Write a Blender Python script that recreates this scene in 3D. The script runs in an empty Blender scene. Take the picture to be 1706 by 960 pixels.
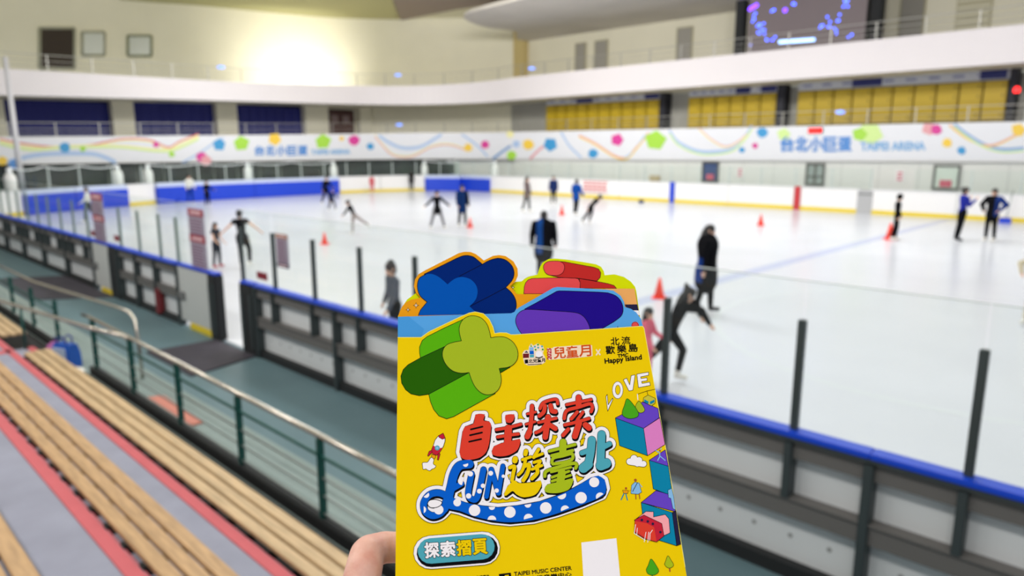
import bpy, bmesh, math, random
import numpy as np
from mathutils import Vector, Matrix
from mathutils.geometry import tessellate_polygon, delaunay_2d_cdt
random.seed(7)
SC = bpy.context.scene
COL = SC.collection
PI = math.pi
R = math.radians

# ------------------------------------------------------------------ camera, world, lights, exposure
FPX = 1180.0                       # focal length in pixels of the 1706 px wide frame
EYE = Vector((0, 0, 3.3))
PITCH = math.atan(230 / FPX)
_a = R(46.0)
F2 = Vector((-math.cos(_a), math.sin(_a), 0))
CF = Vector((F2.x * math.cos(PITCH), F2.y * math.cos(PITCH), -math.sin(PITCH)))
CR = Vector((F2.y, -F2.x, 0))
CU = CR.cross(CF)
cam = bpy.data.cameras.new('camera')
cam_ob = bpy.data.objects.new('camera', cam)
COL.objects.link(cam_ob)
cam_ob.matrix_world = Matrix(((CR.x, CU.x, -CF.x, EYE.x), (CR.y, CU.y, -CF.y, EYE.y), (CR.z, CU.z, -CF.z, EYE.z), (0, 0, 0, 1)))
cam.sensor_width = 36.0
cam.lens = FPX / 1706 * 36
cam.clip_start = 0.02
cam.clip_end = 400
cam.dof.use_dof = True
cam.dof.focus_distance = 0.335
cam.dof.aperture_fstop = cam.lens / 2.45
SC.camera = cam_ob
SC.view_settings.view_transform = 'Standard'
SC.view_settings.look = 'None'
SC.view_settings.gamma = 1
SC.view_settings.use_curve_mapping = False
SC.view_settings.exposure = 0.0
SC.cycles.use_denoising = True
SC.cycles.max_bounces = 8
SC.cycles.transparent_max_bounces = 24
SC.cycles.caustics_reflective = False
SC.cycles.caustics_refractive = False
SC.cycles.sample_clamp_indirect = 6

W = bpy.data.worlds.new('world')
SC.world = W
W.use_nodes = True
W.node_tree.nodes['Background'].inputs[0].default_value = (0.92, 0.96, 1.0, 1)
W.node_tree.nodes['Background'].inputs[1].default_value = 0.6

def area(name, loc, sx, sy, power, col=(1, 1, 1), target=None):
    l = bpy.data.lights.new(name, 'AREA')
    l.shape = 'RECTANGLE'; l.size = sx; l.size_y = sy; l.energy = power; l.color = col
    o = bpy.data.objects.new(name, l); COL.objects.link(o); o.location = loc
    if target is not None:
        d = Vector(target) - Vector(loc)
        o.rotation_euler = d.to_track_quat('-Z', 'Y').to_euler()
    return o
# the arena's overhead floodlight rows (above the frame)
for i, (x, y) in enumerate([(-6, 12), (-6, 24), (-18, 14), (-18, 28), (-30, 14), (-30, 28), (-41, 20)]):
    area('floodlight_row', (x, y, 12.4), 7, 1.6, 720 if x > -25 else 560, (0.96, 0.98, 1.0))
# fill lamps added out of frame to brighten the walls of the tiers
for src, dst in [((-26, 16, 12.4), (-60, 22, 10)), ((-30, 26, 12.4), (-55, 42, 10)), ((-24, 24, 12.4), (-32, 50, 8)), ((-8, 24, 12.4), (-10, 50, 8))]:
    area('tier_fill', src, 3, 1.2, 1000, (1.0, .985, .95), dst)
# smaller lamps over the spectators' side
for x in (2, -1.3, -4.6, -8, -11.3, -14.6, -18, -21.5, -25):
    area('stand_lamp', (x, -2.2, 9.5), 1.3, 0.4, 135, (1.0, 0.97, 0.92), (x - .5, 4.5, 0))
# warm wall washer on the upper tier of the end wall
def spot(name, loc, target, power, ang, col):
    l = bpy.data.lights.new(name, 'SPOT'); l.energy = power; l.spot_size = R(ang); l.spot_blend = 1.0; l.color = col; l.shadow_soft_size = .4
    o = bpy.data.objects.new(name, l); COL.objects.link(o); o.location = loc
    o.rotation_euler = (Vector(target) - Vector(loc)).to_track_quat('-Z', 'Y').to_euler()
spot('wall_washer', (-54.2, 33.0, 8.3), (-60.6, 34.4, 9.8), 3600, 120, (1, .97, .86))

# ------------------------------------------------------------------ pixel -> ray helpers (the frame is 1706 x 960)
def ray(x, y):
    return (CF * FPX + CR * (x - 853) + CU * (480 - y)).normalized()
def onz(x, y, z):
    d = ray(x, y); return EYE + d * ((z - EYE.z) / d.z)
def ony(x, y, Y):
    d = ray(x, y); return EYE + d * ((Y - EYE.y) / d.y)

# ------------------------------------------------------------------ materials
def srgb(r, g, b):
    f = lambda c: (c / 255 / 12.92) if c <= 10 else ((c / 255 + .055) / 1.055) ** 2.4
    return (f(r), f(g), f(b), 1)
MATS = {}
def mat(name, rgb, rough=.6, metal=0, noise=0, nscale=8, bump=0, emit=0, spec=.5, stretch=None):
    if name in MATS: return MATS[name]
    m = bpy.data.materials.new(name); m.use_nodes = True
    nt = m.node_tree; b = nt.nodes['Principled BSDF']
    b.inputs['Base Color'].default_value = srgb(*rgb)
    b.inputs['Roughness'].default_value = rough
    b.inputs['Metallic'].default_value = metal
    b.inputs['Specular IOR Level'].default_value = spec
    if emit:
        b.inputs['Emission Color'].default_value = srgb(*rgb)
        b.inputs['Emission Strength'].default_value = emit
    if noise or bump:
        tc = nt.nodes.new('ShaderNodeTexCoord'); n = nt.nodes.new('ShaderNodeTexNoise')
        n.inputs['Scale'].default_value = nscale; n.inputs['Detail'].default_value = 5
        src = tc.outputs['Object']
        if stretch:
            mp = nt.nodes.new('ShaderNodeMapping'); mp.inputs['Scale'].default_value = stretch
            nt.links.new(src, mp.inputs[0]); src = mp.outputs[0]
        nt.links.new(src, n.inputs['Vector'])
        if noise:
            r = nt.nodes.new('ShaderNodeValToRGB')
            c = srgb(*rgb)
            r.color_ramp.elements[0].position = .3; r.color_ramp.elements[1].position = .7
            r.color_ramp.elements[0].color = tuple(max(0, v * (1 - noise)) for v in c[:3]) + (1,)
            r.color_ramp.elements[1].color = tuple(min(1, v * (1 + noise)) for v in c[:3]) + (1,)
            nt.links.new(n.outputs['Fac'], r.inputs[0]); nt.links.new(r.outputs[0], b.inputs['Base Color'])
        if bump:
            bp = nt.nodes.new('ShaderNodeBump'); bp.inputs['Strength'].default_value = bump; bp.inputs['Distance'].default_value = .01
            nt.links.new(n.outputs['Fac'], bp.inputs['Height']); nt.links.new(bp.outputs[0], b.inputs['Normal'])
    MATS[name] = m
    return m
def glass(name, tint, refl=.1, milk=0.0):
    if name in MATS: return MATS[name]
    m = bpy.data.materials.new(name); m.use_nodes = True; nt = m.node_tree
    for n in list(nt.nodes): nt.nodes.remove(n)
    out = nt.nodes.new('ShaderNodeOutputMaterial'); tr = nt.nodes.new('ShaderNodeBsdfTransparent'); gl = nt.nodes.new('ShaderNodeBsdfGlossy')
    df = nt.nodes.new('ShaderNodeBsdfDiffuse'); df.inputs[0].default_value = (.85, .9, .88, 1)
    tr.inputs[0].default_value = tint; gl.inputs['Roughness'].default_value = .03
    mx = nt.nodes.new('ShaderNodeMixShader'); mx2 = nt.nodes.new('ShaderNodeMixShader')
    lw = nt.nodes.new('ShaderNodeLayerWeight'); lw.inputs[0].default_value = .12
    mm = nt.nodes.new('ShaderNodeMath'); mm.operation = 'MULTIPLY'; mm.inputs[1].default_value = refl
    nt.links.new(lw.outputs['Facing'], mm.inputs[0]); nt.links.new(mm.outputs[0], mx.inputs[0]); nt.links.new(tr.outputs[0], mx.inputs[1]); nt.links.new(gl.outputs[0], mx.inputs[2])
    mx2.inputs[0].default_value = milk
    nt.links.new(mx.outputs[0], mx2.inputs[1]); nt.links.new(df.outputs[0], mx2.inputs[2])
    nt.links.new(mx2.outputs[0], out.inputs[0])
    MATS[name] = m
    return m

# ------------------------------------------------------------------ mesh builder
class MB:
    def __init__(s): s.v = []; s.f = []; s.m = []; s.sm = []
    def add(s, vs, fs, mi=0, smooth=False):
        o = len(s.v); s.v += [tuple(v) for v in vs]
        for f in fs: s.f.append([o + i for i in f]); s.m.append(mi); s.sm.append(smooth)
    def box(s, a, b, mi=0, bev=0):
        x0, y0, z0 = a; x1, y1, z1 = b
        if bev:
            bm = bmesh.new(); bmesh.ops.create_cube(bm, size=1)
            for v in bm.verts: v.co = Vector(((x0 + x1) / 2 + v.co.x * (x1 - x0), (y0 + y1) / 2 + v.co.y * (y1 - y0), (z0 + z1) / 2 + v.co.z * (z1 - z0)))
            bmesh.ops.bevel(bm, geom=bm.edges[:], offset=bev, segments=2, affect='EDGES')
            bm.verts.index_update()
            s.add([v.co for v in bm.verts], [[v.index for v in f.verts] for f in bm.faces], mi); bm.free(); return s
        s.add([(x0, y0, z0), (x1, y0, z0), (x1, y1, z0), (x0, y1, z0), (x0, y0, z1), (x1, y0, z1), (x1, y1, z1), (x0, y1, z1)],
              [(3, 2, 1, 0), (4, 5, 6, 7), (0, 1, 5, 4), (1, 2, 6, 5), (2, 3, 7, 6), (3, 0, 4, 7)], mi)
        return s
    def tube(s, pts, r, n=10, mi=0, closed=False):
        pts = [Vector(p) for p in pts]; k = len(pts); rings = []
        rr = r if isinstance(r, (list, tuple)) else [r] * k
        up = None
        for i, p in enumerate(pts):
            if closed: t = pts[(i + 1) % k] - pts[i - 1]
            else: t = pts[min(i + 1, k - 1)] - pts[max(i - 1, 0)]
            t.normalize()
            if up is None: up = t.orthogonal().normalized()
            up = (up - t * up.dot(t)); up = up.normalized() if up.length > 1e-6 else t.orthogonal().normalized()
            w = t.cross(up)
            rings.append([p + (up * math.cos(2 * PI * j / n) + w * math.sin(2 * PI * j / n)) * rr[i] for j in range(n)])
        vs = [v for rg in rings for v in rg]; fs = []
        for i in range(k if closed else k - 1):
            a, b = i * n, ((i + 1) % k) * n
            for j in range(n): fs.append((a + j, a + (j + 1) % n, b + (j + 1) % n, b + j))
        if not closed: fs.append(tuple(range(n - 1, -1, -1))); fs.append(tuple((k - 1) * n + j for j in range(n)))
        s.add(vs, fs, mi, True); return s
    def lathe(s, prof, c=(0, 0, 0), n=20, mi=0):
        c = Vector(c); vs = []; fs = []
        for (r, z) in prof:
            for j in range(n): vs.append(c + Vector((r * math.cos(2 * PI * j / n), r * math.sin(2 * PI * j / n), z)))
        for i in range(len(prof) - 1):
            for j in range(n): fs.append((i * n + j, i * n + (j + 1) % n, (i + 1) * n + (j + 1) % n, (i + 1) * n + j))
        fs.append(tuple(range(n - 1, -1, -1))); fs.append(tuple((len(prof) - 1) * n + j for j in range(n)))
        s.add(vs, fs, mi, True); return s
    def prism(s, poly, z0, z1, mi=0):
        n = len(poly)
        vs = [(x, y, z0) for x, y in poly] + [(x, y, z1) for x, y in poly]
        tris = tessellate_polygon([[Vector((x, y, 0)) for x, y in poly]])
        s.add(vs, [tuple(t) for t in tris] + [tuple(i + n for i in reversed(t)) for t in tris] + [(i, (i + 1) % n, n + (i + 1) % n, n + i) for i in range(n)], mi); return s
    def build(s, name, mats, parent=None, fix=True):
        me = bpy.data.meshes.new(name); me.from_pydata(s.v, [], s.f)
        for m in (mats if isinstance(mats, (list, tuple)) else [mats]): me.materials.append(m)
        me.polygons.foreach_set('material_index', s.m); me.polygons.foreach_set('use_smooth', s.sm)
        if fix:
            bm = bmesh.new(); bm.from_mesh(me); bmesh.ops.recalc_face_normals(bm, faces=bm.faces[:]); bm.to_mesh(me); bm.free()
        o = bpy.data.objects.new(name, me); COL.objects.link(o)
        if parent: o.parent = parent
        return o
def tag(o, label=None, cat=None, group=None, kind=None):
    if label: o['label'] = label
    if cat: o['category'] = cat
    if group: o['group'] = group
    if kind: o['kind'] = kind
    return o
def empty(name, loc, rz=0, label=None, cat=None, group=None):
    o = bpy.data.objects.new(name, None); COL.objects.link(o); o.location = loc; o.rotation_euler = (0, 0, rz); o.empty_display_size = .1
    return tag(o, label, cat, group)
def kids(o): return [c for c in COL.objects if c.parent == o]
def copy_tree(o, parent=None):
    c = o.copy(); COL.objects.link(c); c.parent = parent
    for ch in kids(o): copy_tree(ch, c)
    return c
def struct(o): o['kind'] = 'structure'; return o
ORD = 'zeroth first second third fourth fifth sixth seventh eighth ninth tenth eleventh twelfth thirteenth fourteenth fifteenth sixteenth seventeenth eighteenth nineteenth twentieth'.split()

class Path:
    """a plan curve through points (Catmull-Rom), resampled"""
    def __init__(s, pts, step=.5, smooth=True):
        P = [Vector((p[0], p[1])) for p in pts]; out = []
        for i in range(len(P) - 1):
            p0, p1, p2, p3 = P[max(i - 1, 0)], P[i], P[i + 1], P[min(i + 2, len(P) - 1)]
            n = max(1, int((p2 - p1).length / step))
            for j in range(n):
                t = j / n
                if smooth and (p2 - p1).length < 9:
                    out.append(.5 * ((2 * p1) + (p2 - p0) * t + (2 * p0 - 5 * p1 + 4 * p2 - p3) * t * t + (3 * p1 - p0 - 3 * p2 + p3) * t ** 3))
                else: out.append(p1.lerp(p2, t))
        out.append(P[-1]); s.p = out
        s.s = [0]
        for i in range(1, len(out)): s.s.append(s.s[-1] + (out[i] - out[i - 1]).length)
        s.len = s.s[-1]
        s.n = []
        for i in range(len(out)):
            t = (out[min(i + 1, len(out) - 1)] - out[max(i - 1, 0)]).normalized(); s.n.append(Vector((t.y, -t.x)))   # right-hand side
    def at(s, d, off=0):
        d = max(0, min(s.len, d))
        i = min(max(int(np.searchsorted(s.s, d)) - 1, 0), len(s.p) - 2)
        t = (d - s.s[i]) / max(1e-9, s.s[i + 1] - s.s[i])
        return s.p[i].lerp(s.p[i + 1], t) + s.n[i].lerp(s.n[i + 1], t) * off
    def near(s, x, y):
        b = min(range(len(s.p)), key=lambda i: (s.p[i] - Vector((x, y))).length); return s.s[b]
    def samples(s, d0, d1):
        return [d0] + [d for d in s.s if d0 + .02 < d < d1 - .02] + [d1]
    def loft(s, mb, d0, d1, o0, o1, z0, z1, mi=0):
        """a solid band between offsets o0..o1 and heights z0..z1 (numbers or functions of distance)"""
        ds = s.samples(d0, d1); vs = []; fs = []
        fz0 = z0 if callable(z0) else (lambda d: z0); fz1 = z1 if callable(z1) else (lambda d: z1)
        for d in ds:
            a, b = s.at(d, o0), s.at(d, o1)
            vs += [(a.x, a.y, fz0(d)), (b.x, b.y, fz0(d)), (b.x, b.y, fz1(d)), (a.x, a.y, fz1(d))]
        for i in range(len(ds) - 1):
            a, b = i * 4, i * 4 + 4
            for j in range(4): fs.append((a + j, a + (j + 1) % 4, b + (j + 1) % 4, b + j))
        fs += [(3, 2, 1, 0), tuple(len(vs) - 4 + j for j in range(4))]
        mb.add(vs, fs, mi)
    def hit(s, px, py, off, tmin=0):
        """where the sight line through a pixel meets the vertical sheet over this curve"""
        d = ray(px, py); best = None
        q = [p + n * off for p, n in zip(s.p, s.n)]
        for i in range(len(q) - 1):
            e = q[i + 1] - q[i]; den = d.x * e.y - d.y * e.x
            if abs(den) < 1e-9: continue
            w = q[i] - EYE.xy
            t = (w.x * e.y - w.y * e.x) / den; u = (w.x * d.y - w.y * d.x) / den
            if t > tmin and -.02 <= u <= 1.02 and (best is None or t < best[0]): best = (t, i, u)
        if best is None: return None
        return EYE + d * best[0]

# ------------------------------------------------------------------ flat printed art on a surface
_TXT = {}
def glyphs(txt):
    if txt in _TXT: return _TXT[txt]
    c = bpy.data.curves.new('t', 'FONT'); c.body = txt; c.resolution_u = 3
    o = bpy.data.objects.new('t', c); COL.objects.link(o)
    dg = bpy.context.evaluated_depsgraph_get(); dg.update()
    me = bpy.data.meshes.new_from_object(o.evaluated_get(dg))
    vs = [(v.co.x, v.co.y) for v in me.vertices]; fs = [list(p.vertices) for p in me.polygons]
    cnt = {}
    for f in fs:
        for i in range(len(f)):
            k = tuple(sorted((f[i], f[(i + 1) % len(f)]))); cnt[k] = cnt.get(k, 0) + 1
    eds = [k for k, n in cnt.items() if n == 1]
    bpy.data.objects.remove(o); bpy.data.curves.remove(c); bpy.data.meshes.remove(me)
    x0 = min(v[0] for v in vs); x1 = max(v[0] for v in vs); y0 = min(v[1] for v in vs); y1 = max(v[1] for v in vs)
    vs = [((x - x0) / (x1 - x0), (y - y0) / (y1 - y0)) for x, y in vs]
    _TXT[txt] = (vs, fs, eds)
    return _TXT[txt]
def crom(pts, n=6, closed=False):
    P = [Vector(p) for p in pts]; k = len(P); out = []
    for i in range(k if closed else k - 1):
        if closed: p0, p1, p2, p3 = P[i - 1], P[i], P[(i + 1) % k], P[(i + 2) % k]
        else: p0, p1, p2, p3 = P[max(i - 1, 0)], P[i], P[i + 1], P[min(i + 2, k - 1)]
        for j in range(n):
            t = j / n
            out.append(.5 * ((2 * p1) + (p2 - p0) * t + (2 * p0 - 5 * p1 + 4 * p2 - p3) * t * t + (3 * p1 - p0 - 3 * p2 + p3) * t ** 3))
    if not closed: out.append(P[-1])
    return [tuple(p) for p in out]
class Art:
    """flat shapes collected layer by layer; every layer is made into one sheet without overlaps (later shapes cover earlier ones)"""
    def __init__(s, mb, mapper, mats): s.mb = mb; s.map = mapper; s.mats = mats; s.L = {}
    def mi(s, m):
        if m not in s.mats: s.mats.append(m)
        return s.mats.index(m)
    def put(s, pts, m, L):
        ar = sum(pts[i][0] * pts[(i + 1) % len(pts)][1] - pts[(i + 1) % len(pts)][0] * pts[i][1] for i in range(len(pts)))
        if abs(ar) < 1e-6: return
        s.L.setdefault(round(L, 3), []).append(([Vector((p[0], p[1])) for p in (pts if ar > 0 else pts[::-1])], s.mi(m)))
    def fill(s, pts, m, L, smooth=False, line=None, lw=1.0):
        if smooth: pts = crom(pts, 6, True)
        for t in tessellate_polygon([[Vector((p[0], p[1], 0)) for p in pts]]): s.put([pts[i] for i in t], m, L)
        if line is not None: s.stroke(list(pts) + [pts[0]], lw, line, L + .5)
    def stroke(s, pts, w, m, L, smooth=False, dx=0, dy=0):
        if smooth: pts = crom(pts, 6)
        h = w / 2; k = 2 if w < 2 else (4 if w < 5 else 8)
        for a, b in zip(pts[:-1], pts[1:]):
            a0 = math.atan2(b[1] - a[1], b[0] - a[0])
            P = [(b[0] + dx + h * math.cos(a0 - PI / 2 + PI * j / k), b[1] + dy + h * math.sin(a0 - PI / 2 + PI * j / k)) for j in range(k + 1)]
            P += [(a[0] + dx + h * math.cos(a0 + PI / 2 + PI * j / k), a[1] + dy + h * math.sin(a0 + PI / 2 + PI * j / k)) for j in range(k + 1)]
            s.put(P, m, L)
    def disc(s, c, r, m, L, k=20, ry=None):
        ry = r if ry is None else ry
        s.put([(c[0] + r * math.cos(2 * PI * j / k), c[1] + ry * math.sin(2 * PI * j / k)) for j in range(k)], m, L)
    def text(s, txt, p0, p1, h, m, L, bold=0, outline=None, dx=0, dy=0):
        vs, fs, eds = glyphs(txt)
        a, b = Vector((p0[0] + dx, p0[1] + dy)), Vector((p1[0] + dx, p1[1] + dy)); d = b - a; u = Vector((d.y, -d.x)).normalized() * h
        P = [a + d * x + u * y for x, y in vs]
        for f in fs: s.put([P[i] for i in f], m, L)
        if bold:
            for i, j in eds: s.stroke([P[i], P[j]], bold, m, L)
        if outline:
            for i, j in eds: s.stroke([P[i], P[j]], outline[1], outline[0], L - .5)
    def done(s):
        for L in sorted(s.L):
            pr = s.L[L]; vs = []; fs = []
            for pts, mi in pr: fs.append(list(range(len(vs), len(vs) + len(pts)))); vs += pts
            ov, oe, of, _, _, orig = delaunay_2d_cdt(vs, [], fs, 1, 1e-4)
            P = [s.map(v.x, v.y, L) for v in ov]; o = len(s.mb.v); s.mb.v += [tuple(p) for p in P]
            for f, og in zip(of, orig):
                c = sum((ov[i] for i in f), Vector((0, 0))) / len(f); hit = None
                for g in sorted(og, reverse=True):
                    q = pr[g][0]
                    if all((q[(k + 1) % len(q)] - q[k]).cross(c - q[k]) >= -1e-6 for k in range(len(q))): hit = g; break
                if hit is None: continue
                s.mb.f.append([o + i for i in f]); s.mb.m.append(pr[hit][1]); s.mb.sm.append(False)

# ------------------------------------------------------------------ palette
ICE = mat('ice', (219, 221, 231), .22, noise=.035, nscale=.35, spec=.3)
WHITE = mat('white_panel', (236, 234, 234), .45)
CREAM = mat('cream_paint', (240, 235, 214), .7, noise=.02, nscale=.5)
GREYWALL = mat('light_grey_wall', (220, 220, 216), .6)
FRAME = mat('dark_steel', (62, 70, 72), .5, .2)
RAILG = mat('mid_rail_grey', (112, 112, 112), .5)
BAND = mat('band_grey', (104, 101, 99), .55)
BOARD = mat('dasher_panel', (222, 224, 226), .4, noise=.04, nscale=1.2)
BLUECAP = mat('blue_cap', (10, 68, 204), .5)
YEL = mat('yellow_kick', (226, 200, 40), .5)
BLACK = mat('black_rubber', (26, 28, 30), .7)
TEAL = mat('teal_post', (14, 78, 72), .45)
STEEL = mat('brushed_steel', (196, 190, 180), .14, .9)
WIRE = mat('wire_bar', (168, 176, 174), .35, .6)
BLUEPAD = mat('blue_pad', (16, 62, 200), .5)
PADTOP = mat('pad_top', (196, 206, 232), .5)
GLASS = glass('rink_glass', (.965, .985, .975, 1), .2, .014)
ALU = mat('glass_post_alu', (78, 86, 86), .4, .5)
DARKGLASS = mat('dark_glazing', (46, 58, 50), .15, spec=.6, noise=.45, nscale=.9)
NAVY = mat('navy_shutter', (20, 28, 120), .6)
DARK = mat('dark_void', (22, 20, 20), .8)
GREYCONC = mat('lilac_grey_deck', (150, 152, 170), .75, noise=.08, nscale=3, bump=.15)
PINK = mat('pink_nosing', (202, 96, 104), .7, noise=.05, nscale=6)
WOOD = mat('pale_plank', (198, 169, 130), .5, noise=.2, nscale=3, stretch=(1, 9, 9))
WOOD2 = mat('tan_plank', (188, 152, 112), .5, noise=.22, nscale=3.5, stretch=(1, 9, 9))

# ------------------------------------------------------------------ ice, floors
RINK = Path([(8, 5.2), (-36, 5.2), (-40, 6.2), (-43, 8.4), (-45.2, 11.6), (-46.2, 14.6), (-47.1, 17.2), (-47.8, 22), (-48.1, 30.4), (-47.5, 34.4), (-46.1, 37.4), (-43.9, 39.2), (-41, 40), (8, 40)])
# RINK.n points to the right of travel: travelling towards -x the right-hand side is +y (towards the ice)
poly = [(p.x, p.y) for p in RINK.p]
m = MB(); m.prism(poly, -.1, 0)
struct(m.build('ice_floor', ICE))
LINE_B = mat('blue_ice_line', (192, 198, 228), .25); LINE_R = mat('red_ice_line', (226, 190, 200), .25)
m = MB(); m.box((-8.85, 5.35, 0), (-8.4, 39.9, .004)); struct(m.build('floor_marking', LINE_B))
m = MB(); m.box((-24.6, 5.35, 0), (-24.35, 39.9, .004)); struct(m.build('floor_marking', mat('faint_line', (222, 224, 236), .25)))
m = MB(); pts = [(-2.5 + 4.6 * math.cos(2 * PI * i / 60), 14.6 + 4.6 * math.sin(2 * PI * i / 60), .002) for i in range(60)]
for i in range(60):
    a, b = Vector(pts[i]), Vector(pts[(i + 1) % 60]); c = Vector((-2.5, 14.6, .002))
    m.add([a, b, b + (c - b) * .03, a + (c - a) * .03], [(0, 1, 2, 3)])
struct(m.build('floor_marking', mat('faint_circle', (224, 228, 235), .25)))

# concourse floor with a paler strip beside the railing
FL = mat('teal_floor', (98, 124, 132), .55, noise=.1, nscale=.8, bump=.1)
FL2 = mat('pale_floor', (140, 156, 154), .55, noise=.1, nscale=.8, bump=.1)
m = MB(); m.box((-58, 3.62, -.12), (8, 5.2, -.02), 0); m.box((-58, 2.05, -.12), (8, 3.62, -.02), 1); m.box((-58, 5.2, -.12), (-40, 45, -.1), 0)
m.box((-45, 40, -.12), (8, 47, -.1), 0)
struct(m.build('floor', [FL, FL2]))
MATG = mat('rubber_mat', (64, 60, 70), .8, noise=.2, nscale=2)
def rmat(poly, lab):
    m = MB(); m.prism(poly, -.02, .0); tag(m.build('rubber_mat', MATG), lab, 'mat')
rmat([(-12.3, 3.95), (-10.45, 3.95), (-10.75, 5.12), (-12.25, 5.12)], 'dark rubber mat on the floor in front of the open rink gate')
rmat([(-22.4, 3.7), (-18.6, 3.7), (-17.6, 5.12), (-21.6, 5.12)], 'dark rubber mat on the floor before the closed far gate')

# ------------------------------------------------------------------ near dasher boards: sections seen from the spectators' side
P = 1.155
def section(x0, x1, label, stubs=True):
    """x0 < x1; panel at y 5.24, frame towards the spectators"""
    t = empty('dasher_board', ((x0 + x1) / 2, 5.2, 0), 0, label, 'rink barrier', 'framed barrier boards along the near side')
    h = (x1 - x0) / 2
    m = MB(); m.box((-h, .03, .02), (h, .06, 1.12)); m.build('panel', BOARD, t)
    m = MB(); m.box((-h, -.1, 1.155), (h, .05, 1.2), 0, .008); m.build('cap_rail', BLUECAP, t)
    m = MB(); m.box((-h, -.07, .5), (h, .03, .65)); m.box((-h, -.09, .65), (h, .03, .665)); m.build('mid_rail', BAND, t)  # plain grey band with the thin edge of the mid rail on top
    m = MB(); m.box((-h, -.06, -.02), (h, .03, .1)); m.build('kick_rail', BLACK, t)
    m = MB(); m.box((-h - .035, -.1, -.02), (-h + .035, .03, 1.12), 0, .006); m.build('joint_post', FRAME, t)
    m = MB(); m.box((-h, -.06, .985), (h, .03, 1.155)); m.build('grey_band', BAND, t)  # even grey band directly below the cap rail
    m = MB(); m.box((-h, -.11, 1.135), (h, -.05, 1.156)); m.build('rail_lip', FRAME, t)
    if stubs:
        for sx in (-.5775, .5775):
            if abs(sx) < h:
                m = MB(); m.box((sx - .03, -.1, .66), (sx + .03, .03, 1.12), 0, .005); m.build('stub_post', FRAME, t)
        m = MB()
        for k in range(7):
            x = -h + .25 + k * (2 * h - .5) / 6
            bm_c = [(x + .02 * math.cos(2 * PI * j / 10), .028, .3 + .02 * math.sin(2 * PI * j / 10)) for j in range(10)]
            m.add(bm_c, [tuple(range(10))])
        m.build('fixing_dots', mat('dull_bolt', (150, 150, 150), .5), t)
    return t
edges = [-1.43 - 2 * P * k for k in range(-3, 5)]            # joints from +5.5 to -10.67
n = 0
for k in range(len(edges) - 2):
    a, b = edges[k + 1], edges[k]
    n += 1
    if b > 4: continue
    section(a, b, f'framed white barrier board, {ORD[6 - k]} from the open gate towards the camera')
section(-10.67 - .0, edges[-2], 'framed white barrier board with blue cap rail, next to the dark gate jamb')
# the dark end return of the boards at the open gate
def jamb(x0, x1, lab):
    t = empty('gate_jamb', ((x0 + x1) / 2, 5.2, 0), 0, lab, 'gate jamb'); h = (x1 - x0) / 2
    m = MB(); m.box((-h, -.1, -.02), (h, .06, 1.152), 0, .01); m.build('frame', BLACK, t)
    m = MB(); m.box((-h, -.1, 1.155), (h, .06, 1.2), 0, .018); m.build('cap_rail', BLUECAP, t)
    m = MB(); m.box((-h + .03, -.115, .1), (-h + .12, -.1, 1.0)); m.box((h - .1, -.115, .1), (h - .04, -.1, 1.0)); m.build('edge_strip', FRAME, t)
jamb(-11.17, -10.72, 'black barrier end with blue cap on the near side of the open gate')
jamb(-12.4, -12.1, 'dark barrier end post on the far side of the open gate')
jamb(-17.72, -17.15, 'dark jamb beside the closed far gate')
GATE = mat('gate_panel', (196, 198, 196), .5, noise=.04, nscale=1)
def gate(x0, x1, lab, dark=False):
    t = empty('rink_gate', ((x0 + x1) / 2, 5.2, 0), 0, lab, 'gate'); h = (x1 - x0) / 2
    m = MB(); m.box((-h, -.06, .1), (h, .02, 1.15), 0, .012); m.build('leaf', GATE, t)
    m = MB(); m.box((-h + .45, -.08, -.02), (h, .03, .1), 0, .01); m.build('kick_strip', YEL, t)
    m = MB(); m.box((-h, -.09, 1.15), (h, .05, 1.2), 0, .018); m.build('cap_rail', BLUECAP, t)
    m = MB(); m.box((-h, -.1, .52), (-h + .3, -.06, .66)); m.build('latch_plate', RAILG, t)
    m = MB(); m.box((-h - .03, -.1, -.02), (-h + .03, .03, 1.12)); m.build('hinge_post', FRAME, t)
gate(-13.84, -12.4, 'pale grey gate leaf with yellow kick strip beside the opening')
gate(-19.0, -17.72, 'pale grey closed gate with yellow kick strip at the far mat')
xs = [-13.87, -15.0, -16.1, -17.15]
for i in range(3): section(xs[i + 1], xs[i], f'short framed barrier board between the two gates, {ORD[i + 1]} from the open gate', False)
m = MB(); m.box((-14.98, 5.09, .05), (-14.8, 5.19, .55)); tag(m.build('fire_extinguisher_box', mat('dull_red', (120, 28, 36), .5)), 'small dark red box fixed low on the barrier between the gates', 'box')
x = -19.03; i = 0
while x - 2 * P > -36.2:
    i += 1; section(x - 2 * P, x, f'distant framed barrier board with blue cap, {ORD[i]} beyond the closed far gate', i < 5); x -= 2 * P
XEND = x
# glass panes with posts on the near boards
gp = [-.85 - P * k for k in range(-5, 40)]
SILV = mat('seam', (214, 222, 220), .3)
def near_pane(x0, x1, lab, pw=.028):
    t = empty('glass_panel', ((x0 + x1) / 2, 5.2, 1.2), 0, lab, 'glass panel', 'clear panes on the near barrier'); h = (x1 - x0) / 2
    m = MB(); m.box((-h + .006, .0, 0), (h - .006, .012, 1.15)); m.build('pane', GLASS, t)
    m = MB(); m.box((-pw - h, -.035, 0), (pw - h, .02, .86), 0, .006); m.build('glass_post', ALU if pw > .02 else mat('thin_post', (120, 136, 128), .4, .3), t)
    m = MB(); m.box((-h + .006, -.002, 1.15), (h - .006, .014, 1.157)); m.build('edge_trim', SILV, t)
cnt = {}
for a, b in zip(gp[1:], gp[:-1]):
    if b < XEND: break
    if b > 4: continue
    if a < -10.2 and b > -13.2: continue
    side = 'on the near side of the open gate' if b > -11 else 'beyond the open gate'
    cnt[side] = cnt.get(side, 0) + 1
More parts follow.
